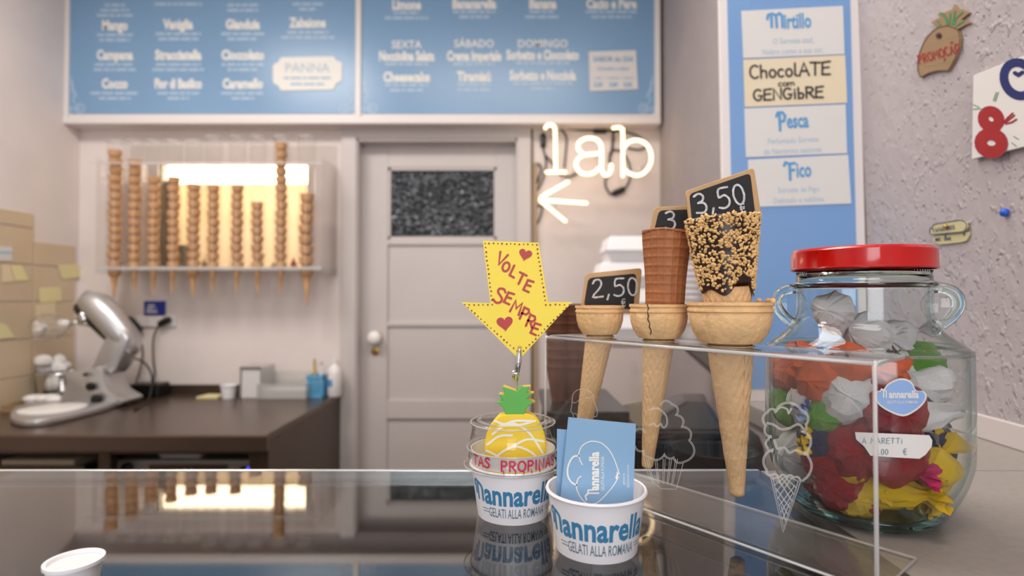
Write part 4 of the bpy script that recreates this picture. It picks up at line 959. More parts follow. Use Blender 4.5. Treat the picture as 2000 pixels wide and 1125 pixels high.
# ------------------------------------------------------------------ counter: glass display case and white slab
YS = .651; SX = .285
dc = thing('display_case', 'glass-topped display case counter filling the foreground', 'display case', (-.6, .35, 0))
MB().box(-2.0, SX, .05, YS, HC-.008, HC).build('glass_top', 'case_glass', dc)
MB().box(-2.0, SX, YS-.001, YS+.005, HC-.012, HC+.0008).build('edge_strip', 'edge_trim', dc, bevel=.001)
MB().box(SX-.006, SX, .05, YS, HC-.03, HC-.0085).build('glazing_rail', 'edge_trim', dc)
cb = MB(); cb.box(-2.0, SX, YS-.02, YS+.004, .0, HC-.012); cb.box(-2.0, SX, .05, .06, 0, HC-.008); cb.box(-2.0, -1.98, .05, YS, 0, HC-.008); cb.box(SX-.02, SX, .05, YS, 0, HC-.03); cb.box(-2.0, SX, .05, YS, .80, .82)
cb.build('case_body', 'case_dark', dc)
for k in range(7):
    x = -1.2+k*.2; mb = MB(); mb.box(x, x+.18, .36, .60, .82, .825)
    for a in ((x, x+.004, .36, .60), (x+.176, x+.18, .36, .60), (x, x+.18, .36, .364), (x, x+.18, .596, .60)): mb.box(*a, .82, .95)
    p_ = mb.build('gelato_pan', 'steel_dark', dc)
    g = MB().box(x+.004, x+.176, .364, .596, .83, .91)
    g.build('gelato', ('wrapper_navy', 'chocolate', 'case_dark', 'kraft_dark', 'case_dark', 'chocolate', 'wrapper_navy')[k], p_, bevel=.012)
c = P(145, 1104, .388)
MB().box(-.62, -.13, .40, .56, .950, .955).build('inner_shelf', 'case_dark', dc)
t = thing('paper_tub', 'tiny white tasting tub on the glass top at lower left', 'tub', (c.x, .388, HC+.0003))
MB().lathe([(0, 0), (.0135, 0), (.0160, .0175), (.0175, .018), (.0175, .0205), (.0155, .0205), (.0125, .002), (0, .002)], 32).build('tub_body', 'paper_cup', t, smooth=True, world=False)
MB().lathe([(0, .0165), (.0150, .0165), (.0150, .018), (0, .018)], 28).build('tub_lid', 'cup_inside', t, smooth=True, world=False)
o = MB().prism([G(-40, 1078, .962)+Vector((0, 0, 0)), G(415, 1083, .962), G(380, 1140, .962), G(-60, 1150, .962)], (0, 0, .0012)).build('paper_sheet', 'note_cream'); o.location = (0, 0, 0); tag(recenter(o), 'torn cream paper sheet under the glass at lower left', 'paper')
sl = thing('counter_slab', 'speckled white counter slab under the candy jar', 'counter', (.5, .5, 0))
MB().prism([(SX+.001, -.3, HC-.03), (XR(-.3), -.3, HC-.03), (XR(YS)-.001, YS, HC-.03), (SX+.001, YS, HC-.03)], (0, 0, .03)).build('front_slab', 'counter_white', sl)
MB().prism([(.44, YS+.0015, HC-.03), (XR(YS)-.001, YS+.0015, HC-.03), (XR(1.12)-.001, 1.12, HC-.03), (.44, 1.12, HC-.03)], (0, 0, .03)).build('rear_slab', 'counter_white', sl, label='smooth painted rear slab behind the seam')
MB().prism([(SX+.02, 0, 0), (.60, 0, 0), (.60, YS-.01, 0), (SX+.02, YS-.01, 0)], (0, 0, HC-.03)).build('support', 'painted_wood', sl)
MB().prism([(.46, YS+.01, 0), (.60, YS+.01, 0), (.60, 1.10, 0), (.46, 1.10, 0)], (0, 0, HC-.03)).build('rear_support', 'painted_wood', sl)

# ------------------------------------------------------------------ acrylic cone stand
A = Vector((.0373, .628, 0)); B = Vector((.2430, .3780, 0)); D = (B-A).normalized(); Nn = Vector((-D.y, D.x, 0))
if Nn.y < 0: Nn = -Nn
ZS = EYE-.0425
SF = Plane(A+Nn*0, -Nn)
LEN = (B-A).length
st = thing('cone_stand', 'clear acrylic cone display stand with etched drawings on the glass', 'cone stand', (A+B)/2+Vector((0, 0, HC)))
def sbox(u0, u1, v0, v1, z0, z1): return MB().add([A+D*u+Nn*v+Vector((0, 0, z)) for u in (u0, u1) for v in (v0, v1) for z in (z0, z1)], [(0, 1, 3, 2), (4, 6, 7, 5), (0, 4, 5, 1), (2, 3, 7, 6), (0, 2, 6, 4), (1, 5, 7, 3)])
prof = [(.060, ZS), (.008, ZS), (.002, ZS-.002), (0, ZS-.008), (0, HC+.008), (.002, HC+.002), (.008, HC), (.082, HC)]
def sweep(prof, u0, u1, th):
    vs = []; n = len(prof); inn = []
    for i, (v, z) in enumerate(prof):
        a = Vector(prof[max(i-1, 0)]); b = Vector(prof[min(i+1, n-1)]); t = (b-a).normalized(); m = Vector((-t.y, t.x)); inn.append((v+m.x*th, z+m.y*th))
    ring = prof+inn[::-1]; m = len(ring)
    for u in (u0, u1): vs += [A+D*u+Nn*v+Vector((0, 0, z)) for v, z in ring]
    fs = [(i, (i+1) % m, (i+1) % m+m, i+m) for i in range(m)]
    fs += [(i, i+1, m-2-i, m-1-i) for i in range(n-1)]+[(m+i, m+m-1-i, m+m-2-i, m+i+1) for i in range(n-1)]
    return MB().add(vs, fs)
# sheet bent to a C: shelf with three holes left as rims, front pane, foot plate
pr2 = prof[1:-1]
sweep(pr2, 0, LEN, .0034).build('bent_sheet', 'clear_acrylic', st, smooth=True)
sbox(0, LEN, .0075, .082, HC, HC+.0034).build('foot_plate', 'foot_acrylic', st)
def shelf_plate(holes, th):
    bm = bmesh.new(); edges = []
    def loop(pts):
        vs = [bm.verts.new(p) for p in pts]
        for i in range(len(vs)): edges.append(bm.edges.new((vs[i-1], vs[i])))
    loop([A+D*u+Nn*v+Vector((0, 0, ZS-.0001)) for u, v in ((0, .008), (LEN, .008), (LEN, .060), (0, .060))])
    for c, r in holes: loop([Vector((c.x+r*math.cos(k*PI/20), c.y+r*math.sin(k*PI/20), ZS-.0001)) for k in range(40)])
    bmesh.ops.triangle_fill(bm, edges=edges, use_beauty=True)
    ex = bmesh.ops.extrude_face_region(bm, geom=bm.faces[:]); bmesh.ops.translate(bm, verts=[g for g in ex['geom'] if isinstance(g, bmesh.types.BMVert)], vec=(0, 0, -th))
    bm.verts.index_update(); mb = MB().add([v.co.copy() for v in bm.verts], [tuple(v.index for v in f.verts) for f in bm.faces]); bm.free(); return mb
eg = MB()
for u in (0, LEN):
    eg.tube([A+D*u+Nn*(v)+Vector((0, 0, z+.0014)) for v, z in prof[2:6]], .0015, 6)
    eg.tube([A+D*u+Nn*(v)+Vector((0, 0, z+(-.0014 if z > HC+.1 else .0014))) for v, z in prof[:3]], .0010, 6)
    eg.tube([A+D*u+Nn*(v)+Vector((0, 0, z+.0014)) for v, z in prof[5:]], .0010, 6)
eg.tube([A+D*u+Nn*.060+Vector((0, 0, ZS-.0017)) for u in (0, LEN)], .0017, 6)
eg.tube([A+D*u+Nn*.082+Vector((0, 0, HC+.0016)) for u in (0, LEN)], .0012, 6)
eg.tube([A+D*u+Nn*.0015+Vector((0, 0, ZS-.0025)) for u in (0, LEN)], .0016, 6)
eg.tube([A+D*u+Nn*.0015+Vector((0, 0, HC+.0025)) for u in (0, LEN)], .0012, 6)
eg.build('polished_edge', 'acrylic_edge', st, smooth='all')
eng = lambda p: SF.hit((p.x, p.y))+SF.n*.0003
def sm(pts, k=4): return [tuple(v) for v in smooth_path([Vector(p) for p in pts], k)]
q7 = lambda x, y: (1060+x/4.326, 700+y/4.326)
def etch(lines, w, name, label):
    MB().ribbons(lines, w, eng).build(name, 'engraving', st, label=label)
f1 = [q7(*p) for p in ((262, 495), (255, 465), (240, 445), (245, 410), (250, 370), (255, 310), (290, 270), (340, 258), (395, 275), (428, 315), (435, 360), (455, 410), (462, 455), (455, 490), (430, 490))]
f2 = [q7(*p) for p in ((250, 370), (280, 375), (320, 345), (370, 335), (415, 330))]
etch([sm(f1), sm(f2), sm([q7(*p) for p in ((262, 465), (285, 470), (300, 490), (320, 500))])], 1.0, 'etched_head', 'faint etched outline of a head')
cup_o = [(1060+405/4.326, 700+600/4.326)]
def two(pts, off, k=4):
    p = sm(pts, k); out = [p]; r = []
    for i in range(len(p)):
        a = Vector(p[max(i-1, 0)]); b = Vector(p[min(i+1, len(p)-1)]); t = (b-a).normalized(); r.append((p[i][0]+t.y*off, p[i][1]-t.x*off))
    out.append(r); return out
def scal(pts, bulge):
    """a row of outward lobes between the given cusps"""
    out = []
    for p, r in zip(pts[:-1], pts[1:]):
        p, r = Vector(p), Vector(r); m = (p+r)/2; d = r-p; n = Vector((d.y, -d.x))*bulge
        for k in range(8):
            t = k/8; w_ = math.sin(PI*t)**.75; out.append(tuple(p+d*t+n*w_))
    return out+[tuple(pts[-1])]
ice = scal([q7(*p) for p in ((1000, 400), (1090, 392), (1120, 482), (1170, 582), (1235, 695), (1190, 870))], .36)
ice = [ice[0]]+ice[1:]+scal([q7(*p) for p in ((1190, 870), (1110, 830), (1030, 800), (905, 830), (860, 770), (785, 740), (790, 610), (860, 630))], .28)[1:]
def two_raw(p, off):
    r = []
    for i in range(len(p)):
        a = Vector(p[max(i-1, 0)]); b = Vector(p[min(i+1, len(p)-1)]); t = (b-a).normalized(); r.append((p[i][0]+t.y*off, p[i][1]-t.x*off))
    return [p, r]
liner = [[q7(845, 800), q7(900, 1010), q7(1000, 1100), q7(1130, 1105), q7(1190, 880)]]
for x0, x1 in ((880, 930), (950, 975), (1020, 1015), (1075, 1050), (1125, 1090)): liner.append([q7(x0, 850), q7(x1, 1060)]); liner.append([q7(x0+16, 850), q7(x1+10, 1060)])
swirl = two([q7(*p) for p in ((900, 440), (960, 425), (1010, 450), (1045, 500), (1045, 560), (1020, 580), (1000, 545), (970, 570), (940, 545), (900, 560))], 2)
etch(two_raw(ice, 2.4)+liner+swirl, 1.05, 'etched_cupcake', 'etched outline of a swirled cup of ice cream')
q8 = lambda x, y: (1460+x/2.922, 740+y/2.922)
cn = [[q8(*p) for p in l] for l in ([(130, 545), (205, 875), (305, 580)], [(145, 560), (208, 850), (290, 585)])]
lat = []
for k in range(7):
    lat.append([q8(142+k*10, 570+k*38), q8(min(290, 190+k*22) if k < 4 else 285-(k-3)*14, 560 if k < 4 else 560+(k-3)*48)])
    lat.append([q8(292-k*12, 585+k*38), q8(max(145, 240-k*24) if k < 4 else 150+(k-3)*14, 560 if k < 4 else 575+(k-3)*50)])
scoop = two_raw(scal([q8(*p) for p in ((130, 545), (115, 520), (150, 405), (120, 390), (125, 345), (140, 330), (110, 265), (120, 190), (160, 185), (305, 180), (330, 262), (305, 300), (345, 400), (320, 420), (310, 580))], .30), 2.6)+two_raw(scal([q8(*p) for p in ((305, 580), (265, 560), (225, 555), (180, 560), (135, 548))], -.3), 2)
chry = two([q8(*p) for p in ((232, 125), (240, 90), (262, 60))], 3)+two([q8(*p) for p in ((110, 255), (150, 265), (190, 290), (240, 285), (290, 262), (320, 290))], 2.5)+two([q8(*p) for p in ((150, 350), (170, 400), (210, 395), (240, 425), (280, 410), (330, 435))], 2.5)+two([q8(*p) for p in ((160, 195), (190, 165), (225, 175), (235, 200), (255, 170))], 2)
etch(cn+lat+scoop+chry, 1.7, 'etched_ice_cream', 'etched outline of an ice cream cone with lattice')

# ------------------------------------------------------------------ cones in the stand
def on_line(px, v):
    k = (px-1000)/FPX; p = A+Nn*v
    t = (k*p.y-p.x)/(D.x-k*D.y); return p+D*t
def ridge(t, w=.16):
    f = abs((t % 1)-.5); return max(0, (f-(.5-w))/w)
def shear(o, tip, L):
    m = Matrix(); m[0][2] = (o.x-tip.x)/L; m[1][2] = (o.y-tip.y)/L; return m
def wafer_cone(px, Rpx, ytop, stem_px, tip_px, tip_y, tw, style, label, name='cake_cone'):
    c = on_line(px, .033); z = c.y; c.z = ZS; sc = z/FPX
    R = Rpx*sc; bh = (P(px, ytop, z).z-ZS); sr = stem_px*sc; L = ZS-P(px, tip_y, z).z; L = min(L, ZS-HC-.002)
    t = thing(name, label, 'ice cream cone', c)
    n = 96; prof = [(sr*.9, .0005), (R*.60, .0025), (R*.72, bh*.08), (R*.88, bh*.30), (R*.96, bh*.52), (R*.985, bh*.70), (R*.985, bh*.76), (R*1.03, bh*.79), (R*1.03, bh*.84), (R*.995, bh*.86), (R*.995, bh*.90), (R*1.04, bh*.93), (R*1.04, bh), (R*.97, bh), (R*.94, bh*.6), (R*.8, bh*.3), (R*.4, bh*.15), (0, bh*.12)]
    def rf(a, i):
        if style == 'panel' and 3 <= i <= 5: return 1+.035*(1 if (a*8/PI) % 1 > .12 and (int(a*8/PI) % 2) else 0)
        if style == 'scroll' and 3 <= i <= 5: return 1+.02*math.sin(a*22+i*1.7)
        if style == 'wide' and 2 <= i <= 5: return 1+.015*(1 if (a*5/PI) % 1 > .06 else -.8)
        return 1+.003*math.sin(a*3+px)
    MB().lathe(prof, n, rf=rf).build('bowl', 'wafer', t, smooth=True, world=False)
    tip = P(tip_px, tip_y, z)-c
    rings = 70; pr = []
    for k in range(rings+1):
        f = k/rings; pr.append((sr*(1-f)+tw*sc*f if k < rings else tw*sc*.6, -L*f+.0005))
    def rf2(a, i):
        f = i/rings
        if style == 'wide': rg = ridge(a*16/(2*PI)+f*9) ; return 1+.09*rg
        return 1+.065*max(ridge(a*14/(2*PI)+f*11), ridge(a*14/(2*PI)-f*11))
    sh_ = Matrix(); sh_[0][2] = -tip.x/L
    MB().lathe(pr+[(0, -L)], 112, sh_, rf=rf2).build('stem', 'wafer', t, smooth='all', world=False)
    seam = MB().tube([Vector((sr*.35, -sr*.96, -.004)), Vector((tw*sc*.3+tip.x, -tw*sc*1.02, -L+.004))], .0007, 5); seam.build('seam', 'wafer', t, world=False)
    rim = MB().tube([Vector((sr*1.18*math.cos(a), sr*1.18*math.sin(a), -.0014)) for a in [k*PI/16 for k in range(32)]], .0013, 6, closed=True)
    rim.xf(Matrix.Translation(c)); rim.build('hole_rim', 'acrylic_edge', st, smooth='all')
    return t, c, sc, bh, R
k1, c1_, s1, bh1, R1 = wafer_cone(1171, 46, 597, 26, 1140, 835, 14, 'scroll', 'small wafer cone holding nothing, in front of the 2,50 chalk sign')
k2, c2_, s2, bh2, R2 = wafer_cone(1286, 54, 594, 29, 1264, 915, 10, 'panel', 'medium cracked wafer cone with a brown waffle cone standing in it')
k3, c3_, s3, bh3, R3 = wafer_cone(1425, 77, 590, 41, 1440, 970, 12, 'wide', 'largest wafer cone carrying the nut-covered cone')
shelf_plate(((c1_, 26*s1*1.12), (c2_, 29*s2*1.12), (c3_, 41*s3*1.12)), .0034).build('shelf_plate', 'clear_acrylic', st)
# crack in the middle bowl, chips on the large one
cr = MB(); pts = []
for k in range(9):
    f = k/8; a = -PI*.5-.62+[.0, .03, -.01, .03, .0, .05, .03, .08, .05][k]; z = bh2*(1-f*.80); r = R2*(1.045 if z > bh2*.9 else 1.0 if z > bh2*.5 else .93 if z > bh2*.35 else .86)+.0004
    pts.append(Vector((r*math.cos(a), r*math.sin(a), z)))
cr.tube(pts, .0006, 5).build('crack', 'kraft_dark', k2, world=False)
ch = MB()
for a in (-.35, -.2, .05, .4): ch.ball((R3*1.0*math.cos(a), R3*1.0*math.sin(a), bh3+.0012), .0022, 6, 4, (1.3, .8, 1.1))
ch.build('broken_edge', 'wafer', k3, world=False)
# brown waffle cone standing in the middle bowl
def tall_cone(name, label, cat, base, axis_top, r0, r1, cells, rows, mat, diag=False, amp=.055):
    h = (axis_top-base).length; up = (axis_top-base).normalized()
    t = thing(name, label, cat, base)
    T = up.to_track_quat('Z', 'Y').to_matrix().to_4x4()
    rings = rows*7; pr = []
    for k in range(rings+1): f = k/rings; pr.append((r0+(r1-r0)*f+.0012*math.sin(f*9)*.3, h*f))
    def rf(a, i):
        f = min(i, rings)/rings
        if i > rings: return 1
        g = max(ridge(a*cells/(2*PI)+f*rows, .14), ridge(a*cells/(2*PI)-f*rows, .14)) if diag else max(ridge(a*cells/(2*PI), .14), ridge(f*rows, .14))
        return 1+amp*g+.012*math.sin(2*a+3*f)
    prof = pr+[(r1*.94, h), (r1*.92, h*.97), (r0*.9, h*.05), (0, h*.03)]
    MB().lathe(prof, cells*8, T, rf=rf).build('waffle_shell', mat, t, smooth='all', world=False)
    return t, T, h
b = P(1297, 612, c2_.y); b.z = c2_.z+bh2*.35
top = P(1302, 452, c2_.y)
tc2, T2, h2 = tall_cone('waffle_cone', 'tall brown gridded waffle cone standing in the medium wafer cone', 'waffle cone', b, top, 31*s2, 45*s2, 20, 11, 'waffle_brown')
rl = MB().tube([T2 @ Vector((45*s2*1.01*math.cos(a), 45*s2*1.01*math.sin(a), h2-.001+.001*math.sin(3*a))) for a in [k*PI/16 for k in range(32)]], .0013, 6, closed=True); rl.build('rolled_rim', 'waffle_brown', tc2, smooth='all', world=False)
b = P(1424, 606, c3_.y); b.z = c3_.z+bh3*.35
top = P(1410, 427, c3_.y)
tc3, T3, h3 = tall_cone('nut_cone', 'tall chocolate-dipped cone covered in chopped nuts', 'waffle cone', b, top, 34*s3, 64*s3, 22, 10, 'wafer', diag=True)
r0, r1 = 34*s3, 64*s3
ck = MB(); pr = []; fb = .34
def rf3(a, i): return 1+.02*noise.noise(Vector((math.cos(a)*3, math.sin(a)*3, i*.5)))+(0 if i else .0)
for k in range(15): f = fb+(1-fb)*k/14; pr.append((r0+(r1-r0)*f+.0022, h3*f))
vs_prof = pr+[(r1*.95, h3+.0012), (r1*.9, h3*.95)]
ckm = MB().lathe(vs_prof, 64, rf=rf3)
for v in ckm.v:
    a = math.atan2(v.y, v.x)
    if v.z < h3*(fb+.02): v.z += h3*(.05*math.sin(3*a+1.0)+.05*math.sin(5*a)+.03); 
ckm.xf(T3).build('chocolate_coat', 'chocolate', tc3, smooth='all', world=False)
nt_ = MB(); rr = random.Random(11)
ico = [(0, 0, 1), (.89, 0, .45), (.28, .85, .45), (-.72, .53, .45), (-.72, -.53, .45), (.28, -.85, .45), (.72, .53, -.45), (-.28, .85, -.45), (-.89, 0, -.45), (-.28, -.85, -.45), (.72, -.53, -.45), (0, 0, -1)]
icf = [(0, 1, 2), (0, 2, 3), (0, 3, 4), (0, 4, 5), (0, 5, 1), (1, 6, 2), (2, 7, 3), (3, 8, 4), (4, 9, 5), (5, 10, 1), (6, 7, 2), (7, 8, 3), (8, 9, 4), (9, 10, 5), (10, 6, 1), (11, 7, 6), (11, 8, 7), (11, 9, 8), (11, 10, 9), (11, 6, 10)]
for k in range(1900):
    f = rr.uniform(0, 1); a = rr.uniform(0, 2*PI)
    lo = fb+.05*math.sin(3*a+1.0)+.05*math.sin(5*a)+.06
    f = lo+(1.01-lo)*f**.9
    r = r0+(r1-r0)*f+.0021; sz = rr.uniform(.0011, .0020)
    Rm = Matrix.Rotation(rr.uniform(0, 6), 4, 'X') @ Matrix.Rotation(rr.uniform(0, 6), 4, 'Z')
    M4 = T3 @ Matrix.Translation((r*math.cos(a), r*math.sin(a), h3*f)) @ Rm @ Matrix.Diagonal((sz*rr.uniform(1, 1.5), sz, sz*rr.uniform(.6, .9), 1))
    nt_.add([M4 @ Vector([c*rr.uniform(.8, 1.2) for c in v]) for v in ico], icf)
me_o = nt_.build('chopped_nuts', 'nut', tc3, world=False, kind='stuff')

# ------------------------------------------------------------------ chalk price signs
def chalk_sign(poly, inner, y, label, texts, w):
    pl = FR(y); t = thing('price_sign', label, 'price sign', pl.hit(poly[2]))
    MB().ppx([tuple(p) for p in round_poly(poly, 8)], pl, .0035).build('wooden_frame', 'frame_wood', t, bevel=.0006)
    MB().ppx([tuple(p) for p in round_poly(inner, 9)], pl, .002, lift=.0004).build('chalkboard', 'chalk_black', t)
    mb = MB(); rr = random.Random(5)
    for tx, org, d, h, ww in texts:
        ls, _ = pen(tx, org, d, h, gap=.20)
        ls = [sm(l, 3) for l in ls]
        mb.ribbons(ls, ww, lambda p: pl.hit((p.x+rr.uniform(-.25, .25), p.y+rr.uniform(-.25, .25)))+pl.n*.0008)
    mb.build('chalk_lettering', 'chalk', t)
    return t
chalk_sign([(1144, 534), (1254, 523), (1247, 614), (1134, 607)], [(1149, 543), (1243, 534), (1237, 604), (1140, 598)], c1_.y+R1*1.06+.004, 'small chalk price sign reading 2,50 behind the smallest cone', [('2,50', (1158, 581), (1, -.055), 34, 3.4), ('e', (1214, 598), (1, -.05), 14, 1.8)], 3)
chalk_sign([(1279, 404), (1388, 400), (1376, 486), (1262, 486)], [(1287, 411), (1380, 408), (1370, 478), (1271, 478)], c2_.y+45*s2*1.04+.004, 'chalk price sign starting with 3, half hidden behind the nut cone', [('3', (1299, 448), (1, -.01), 35, 4.0), (',00', (1338, 447), (1, -.01), 32, 3.8)], 3)
chalk_sign([(1339, 373), (1473, 327), (1489, 430), (1352, 472)], [(1346, 379), (1465, 338), (1475, 420), (1354, 456)], c3_.y+64*s3*1.05+.005, 'largest chalk price sign reading 3,50 above the nut cone', [('3,50', (1361, 419), (1, -.23), 39, 4.2), ('e', (1447, 416), (1, -.23), 17, 2.4)], 3)

# ------------------------------------------------------------------ paper cups
def paper_cup(cen, label, th0, rt=.0388, rb=.0325, h=.047):
    t = thing('gelato_cup', label, 'cup', cen)
    MB().lathe([(0, .004), (rb-.002, .004), (rb-.001, 0), (rb, .0), (rt, h-.002), (rt+.001, h-.0028), (rt+.0018, h-.0012), (rt+.001, h+.0005), (rt-.0006, h), (rt-.001, h-.004), (rb-.0012, .006), (0, .0055)], 64).build('cup_wall', 'paper_cup', t, smooth=True, world=False)
    def fm_(p):
        r = rb+(rt-rb)*p.y/h+.00025; a = th0+p.x/.0357; return Vector((r*math.cos(a), r*math.sin(a), p.y))
    mb = MB(); put_text(mb, 'annarella', .0262, fm_, bold=.030, xs=.76, at=(.0045, .0180), cut=.002)
    x0 = .0045+min(v[0] for v in glyphs('annarella', .030, .76)[0])*.0262-.009
    for sw in ([(x0-.006, .031), (x0-.0045, .0345), (x0-.001, .0355), (x0, .032), (x0, .0195)], [(x0-.001, .035), (x0+.0035, .0335), (x0+.0065, .030), (x0+.0068, .0195)], [(x0-.0035, .031), (x0-.0035, .024)]):
        mb.ribbons([sm(sw, 4)], .0030, fm_)
    mb.build('wordmark', 'cup_blue', t, world=False)
    mb = MB(); put_text(mb, 'GELATI ALLA ROMANA', .0118, fm_, bold=.004, xs=.46, at=(.001, .0066), cut=.002)
    for x in (-.031, .035): mb.ribbons([[(x-.004, .0125), (x+.003, .0125)], [(x-.003, .0100), (x+.004, .0100)]], .0007, fm_)
    mb.build('tagline', 'cup_grey', t, world=False)
    return t, fm_
g1 = G(1001, 1027, HC); C1 = Vector((.0008, g1.y+.0325, HC))
g2 = G(1163, 1103, HC); C2 = Vector(((1163-1000)/FPX*(g2.y+.0325), g2.y+.0325, HC))
cupA, fA = paper_cup(C1, 'left paper gelato cup, under a clear domed lid with red writing', -PI/2+.10)
cupB, fB = paper_cup(C2, 'right paper gelato cup holding blue business cards', -PI/2-.05)
# domed lid with a hole, band and tip-jar writing
ld = thing('domed_lid', 'clear plastic domed lid around the wooden pineapple', 'lid', C1+Vector((0, 0, .047)))
lp = [(.0448, -.003), (.0456, -.0015), (.0448, .0006), (.0415, .0022), (.0408, .0125), (.0424, .0135), (.0424, .0155), (.0405, .0170), (.0378, .034), (.0390, .0356), (.0388, .0378), (.0370, .0388), (.0300, .0392), (.0292, .0375)]
MB().lathe(lp, 64, rf=lambda a, i: 1+(.006*math.cos(a*24) if 7 <= i <= 8 else 0)).build('lid_shell', 'lid_plastic', ld, smooth='all', world=False)
for r_, z_ in ((.0452, -.0012), (.0426, .0145), (.0392, .0370)):
    MB().tube([Vector((r_*math.cos(a), r_*math.sin(a), z_)) for a in [k*PI/24 for k in range(48)]], .0007, 5, closed=True).build('moulded_ring', 'frosted_clear', ld, smooth='all', world=False)
bd_ = thing('paper_band', 'white paper band with red handwriting under the clear lid', 'band', C1+Vector((0, 0, .0478)))
MB().lathe([(.0372, 0), (.0380, .0), (.0392, .0125), (.0385, .0125)], 48, closed=True).build('band', 'white_card', bd_, smooth=True, world=False)
def fb_(p): a = -PI/2+p.x/.040; r = .0415; return Vector((r*math.cos(a), r*math.sin(a), p.y))
mb = MB(); l, w = pen('PROPINAS', (0, 0), (1, 0), .0085, gap=.22, wscale=1.0)
mb.ribbons([[(p[0]-.010, -p[1]+.0028) for p in x] for x in l], .0014, fb_)
l, w = pen('TAS', (0, 0), (1, 0), .0085, gap=.15); mb.ribbons([[(p[0]-.040, -p[1]+.004) for p in x] for x in l], .0014, fb_)
for x in (-.008, .002, .009, .016, .024): mb.ribbons([[(x, .003), (x+.0003, .0008)]], .0011, fb_)
mb.build('handwriting', 'marker_red', ld, world=False)
# wooden pineapple memo clip
PY = C1.y+.002; pq = lambda x, y: (900+x/2.921, 740+y/2.921)
pa = thing('pineapple_clip', 'wooden pineapple memo holder with green crown standing in the lidded cup', 'memo holder', (C1.x+.003, PY, C1.z+.006))
yb_ = [(948+5, 905), (946, 875), (952, 845), (968, 820), (985, 809), (1030, 808), (1050, 820), (1063, 845), (1067, 875), (1062, 905), (1050, 948), (965, 948)]
bpl = FR(PY-.006)
MB().ppx([tuple(v) for v in smooth_path([Vector(p) for p in yb_], 4, closed=True)], bpl, .012).build('pineapple_body', 'pine_yellow', pa, bevel=.0012)
mb = MB().ribbons([sm([(966, 822), (985, 828), (1005, 822), (1040, 822)]), sm([(975, 832), (1000, 826), (1025, 838), (1042, 856), (1060, 885)]), sm([(1045, 822), (1015, 830), (985, 832), (962, 848)]), sm([(952, 868), (975, 852), (1000, 850)]), sm([(1000, 872), (1030, 858), (1062, 862)]), sm([(960, 900), (985, 880), (1010, 872), (1040, 885), (1055, 905)]), sm([(950, 880), (970, 890), (990, 905)])], 4.5, lambda p: bpl.hit((p.x, p.y))+bpl.n*.0003); mb.build('white_lines', 'white_paint', pa)
cwn = [pq(*p) for p in ((255, 203), (243, 168), (207, 134), (243, 126), (216, 88), (252, 92), (238, 44), (288, 62), (318, 72), (350, 48), (393, 44), (378, 80), (412, 82), (378, 112), (418, 134), (382, 158), (360, 205))]
cg = MB().ppx(cwn, bpl, .012); o = cg.build('pineapple_crown', 'pine_green', pa, bevel=.0006)
MB().ppx([(p[0]+2, p[1]-1) for p in cwn], FR(PY-.004), .009).build('crown_edge', 'pine_edge', pa, label='yellow painted edge of the crown')
ws = P(1008, 765, PY); wt = P(1011, 735, PY)
MB().tube([ws-Vector((0, 0, .006)), wt, P(1012, 700, PY)], .0008, 6).build('wire', 'chrome', pa, smooth='all')
cl = MB(); 
for dy, sgn in ((-.0035, -1), (.0030, 1)):
    a0, a1, a2 = P(1015, 676, PY)+Vector((0, dy*.3, 0)), P(1013, 705, PY)+Vector((0, dy, 0)), P(1008, 742, PY)+Vector((0, dy*.5, 0))
    cl.tube([a0, (a0+a1)/2, a1, a2], [.0018, .0024, .0028, .0016], 8)
cl.tube([P(1003, 724, PY), P(1003, 742, PY)], [.0018, .0012], 7); cl.tube([P(1002, 730, PY)+Vector((0, -.004, 0)), P(1014, 728, PY)+Vector((0, -.004, 0))], .0012, 6)
cl.build('crocodile_clip', 'chrome', pa, smooth='all')
# yellow arrow
AP = FR(PY-.0012)
ay = thing('arrow_sign', 'yellow card arrow pointing down with red handwriting, held by the clip', 'sign', AP.hit((1018, 700)))
ao = [(943, 470), (1052, 474), (1070, 590), (1119, 590), (1105, 603), (1018, 698), (1008, 696), (901, 590), (958, 592)]
MB().ppx(ao, AP, .0014).build('card', 'sign_yellow', ay)
fa = lambda p: AP.hit((p.x, p.y))+AP.n*.0003
def heart(cx, cy, s, a):
    pts = []
    for k in range(28):
        t = 2*PI*k/28; x = 16*math.sin(t)**3; y = -(13*math.cos(t)-5*math.cos(2*t)-2*math.cos(3*t)-math.cos(4*t)); x, y = x*s/16, y*s/16
        pts.append((cx+x*math.cos(a)-y*math.sin(a), cy+x*math.sin(a)+y*math.cos(a)))
    return pts
mb = MB()
for hx, hy, hs, ha_ in ((1026, 497, 13, .25), (986, 631, 16, -.1)):
    mb.add([fa(Vector(p)) for p in heart(hx, hy, hs, ha_)], [tuple(range(28))])
mb.build('hearts', 'arrow_red', ay)
LT = {'VOLTE': [('V', 968, 514, 24), ('O', 979, 527, 18), ('L', 994, 538, 22), ('T', 1007, 552, 22), ('E', 1022, 566, 22)],
      'SEMPRE': [('S', 962, 588, 30), ('E', 984, 590, 22), ('M', 996, 608, 24), ('P', 1014, 622, 24), ('R', 1026, 636, 24), ('E', 1036, 650, 22)]}
mb = MB()
for wd in LT.values():
    for ch_, x, y, h in wd:
        ls, _ = pen(ch_, (x, y), (1, .42), h, wscale=.95); mb.ribbons([sm(l, 3) if ch_ in 'SO' else l for l in ls], 4.6, fa)
mb.build('handwriting', 'arrow_red', ay)
dt = MB(); inset = [(947, 475), (1048, 478), (1066, 595), (1112, 595), (1016, 692), (908, 595), (962, 595)]
rr = random.Random(2)
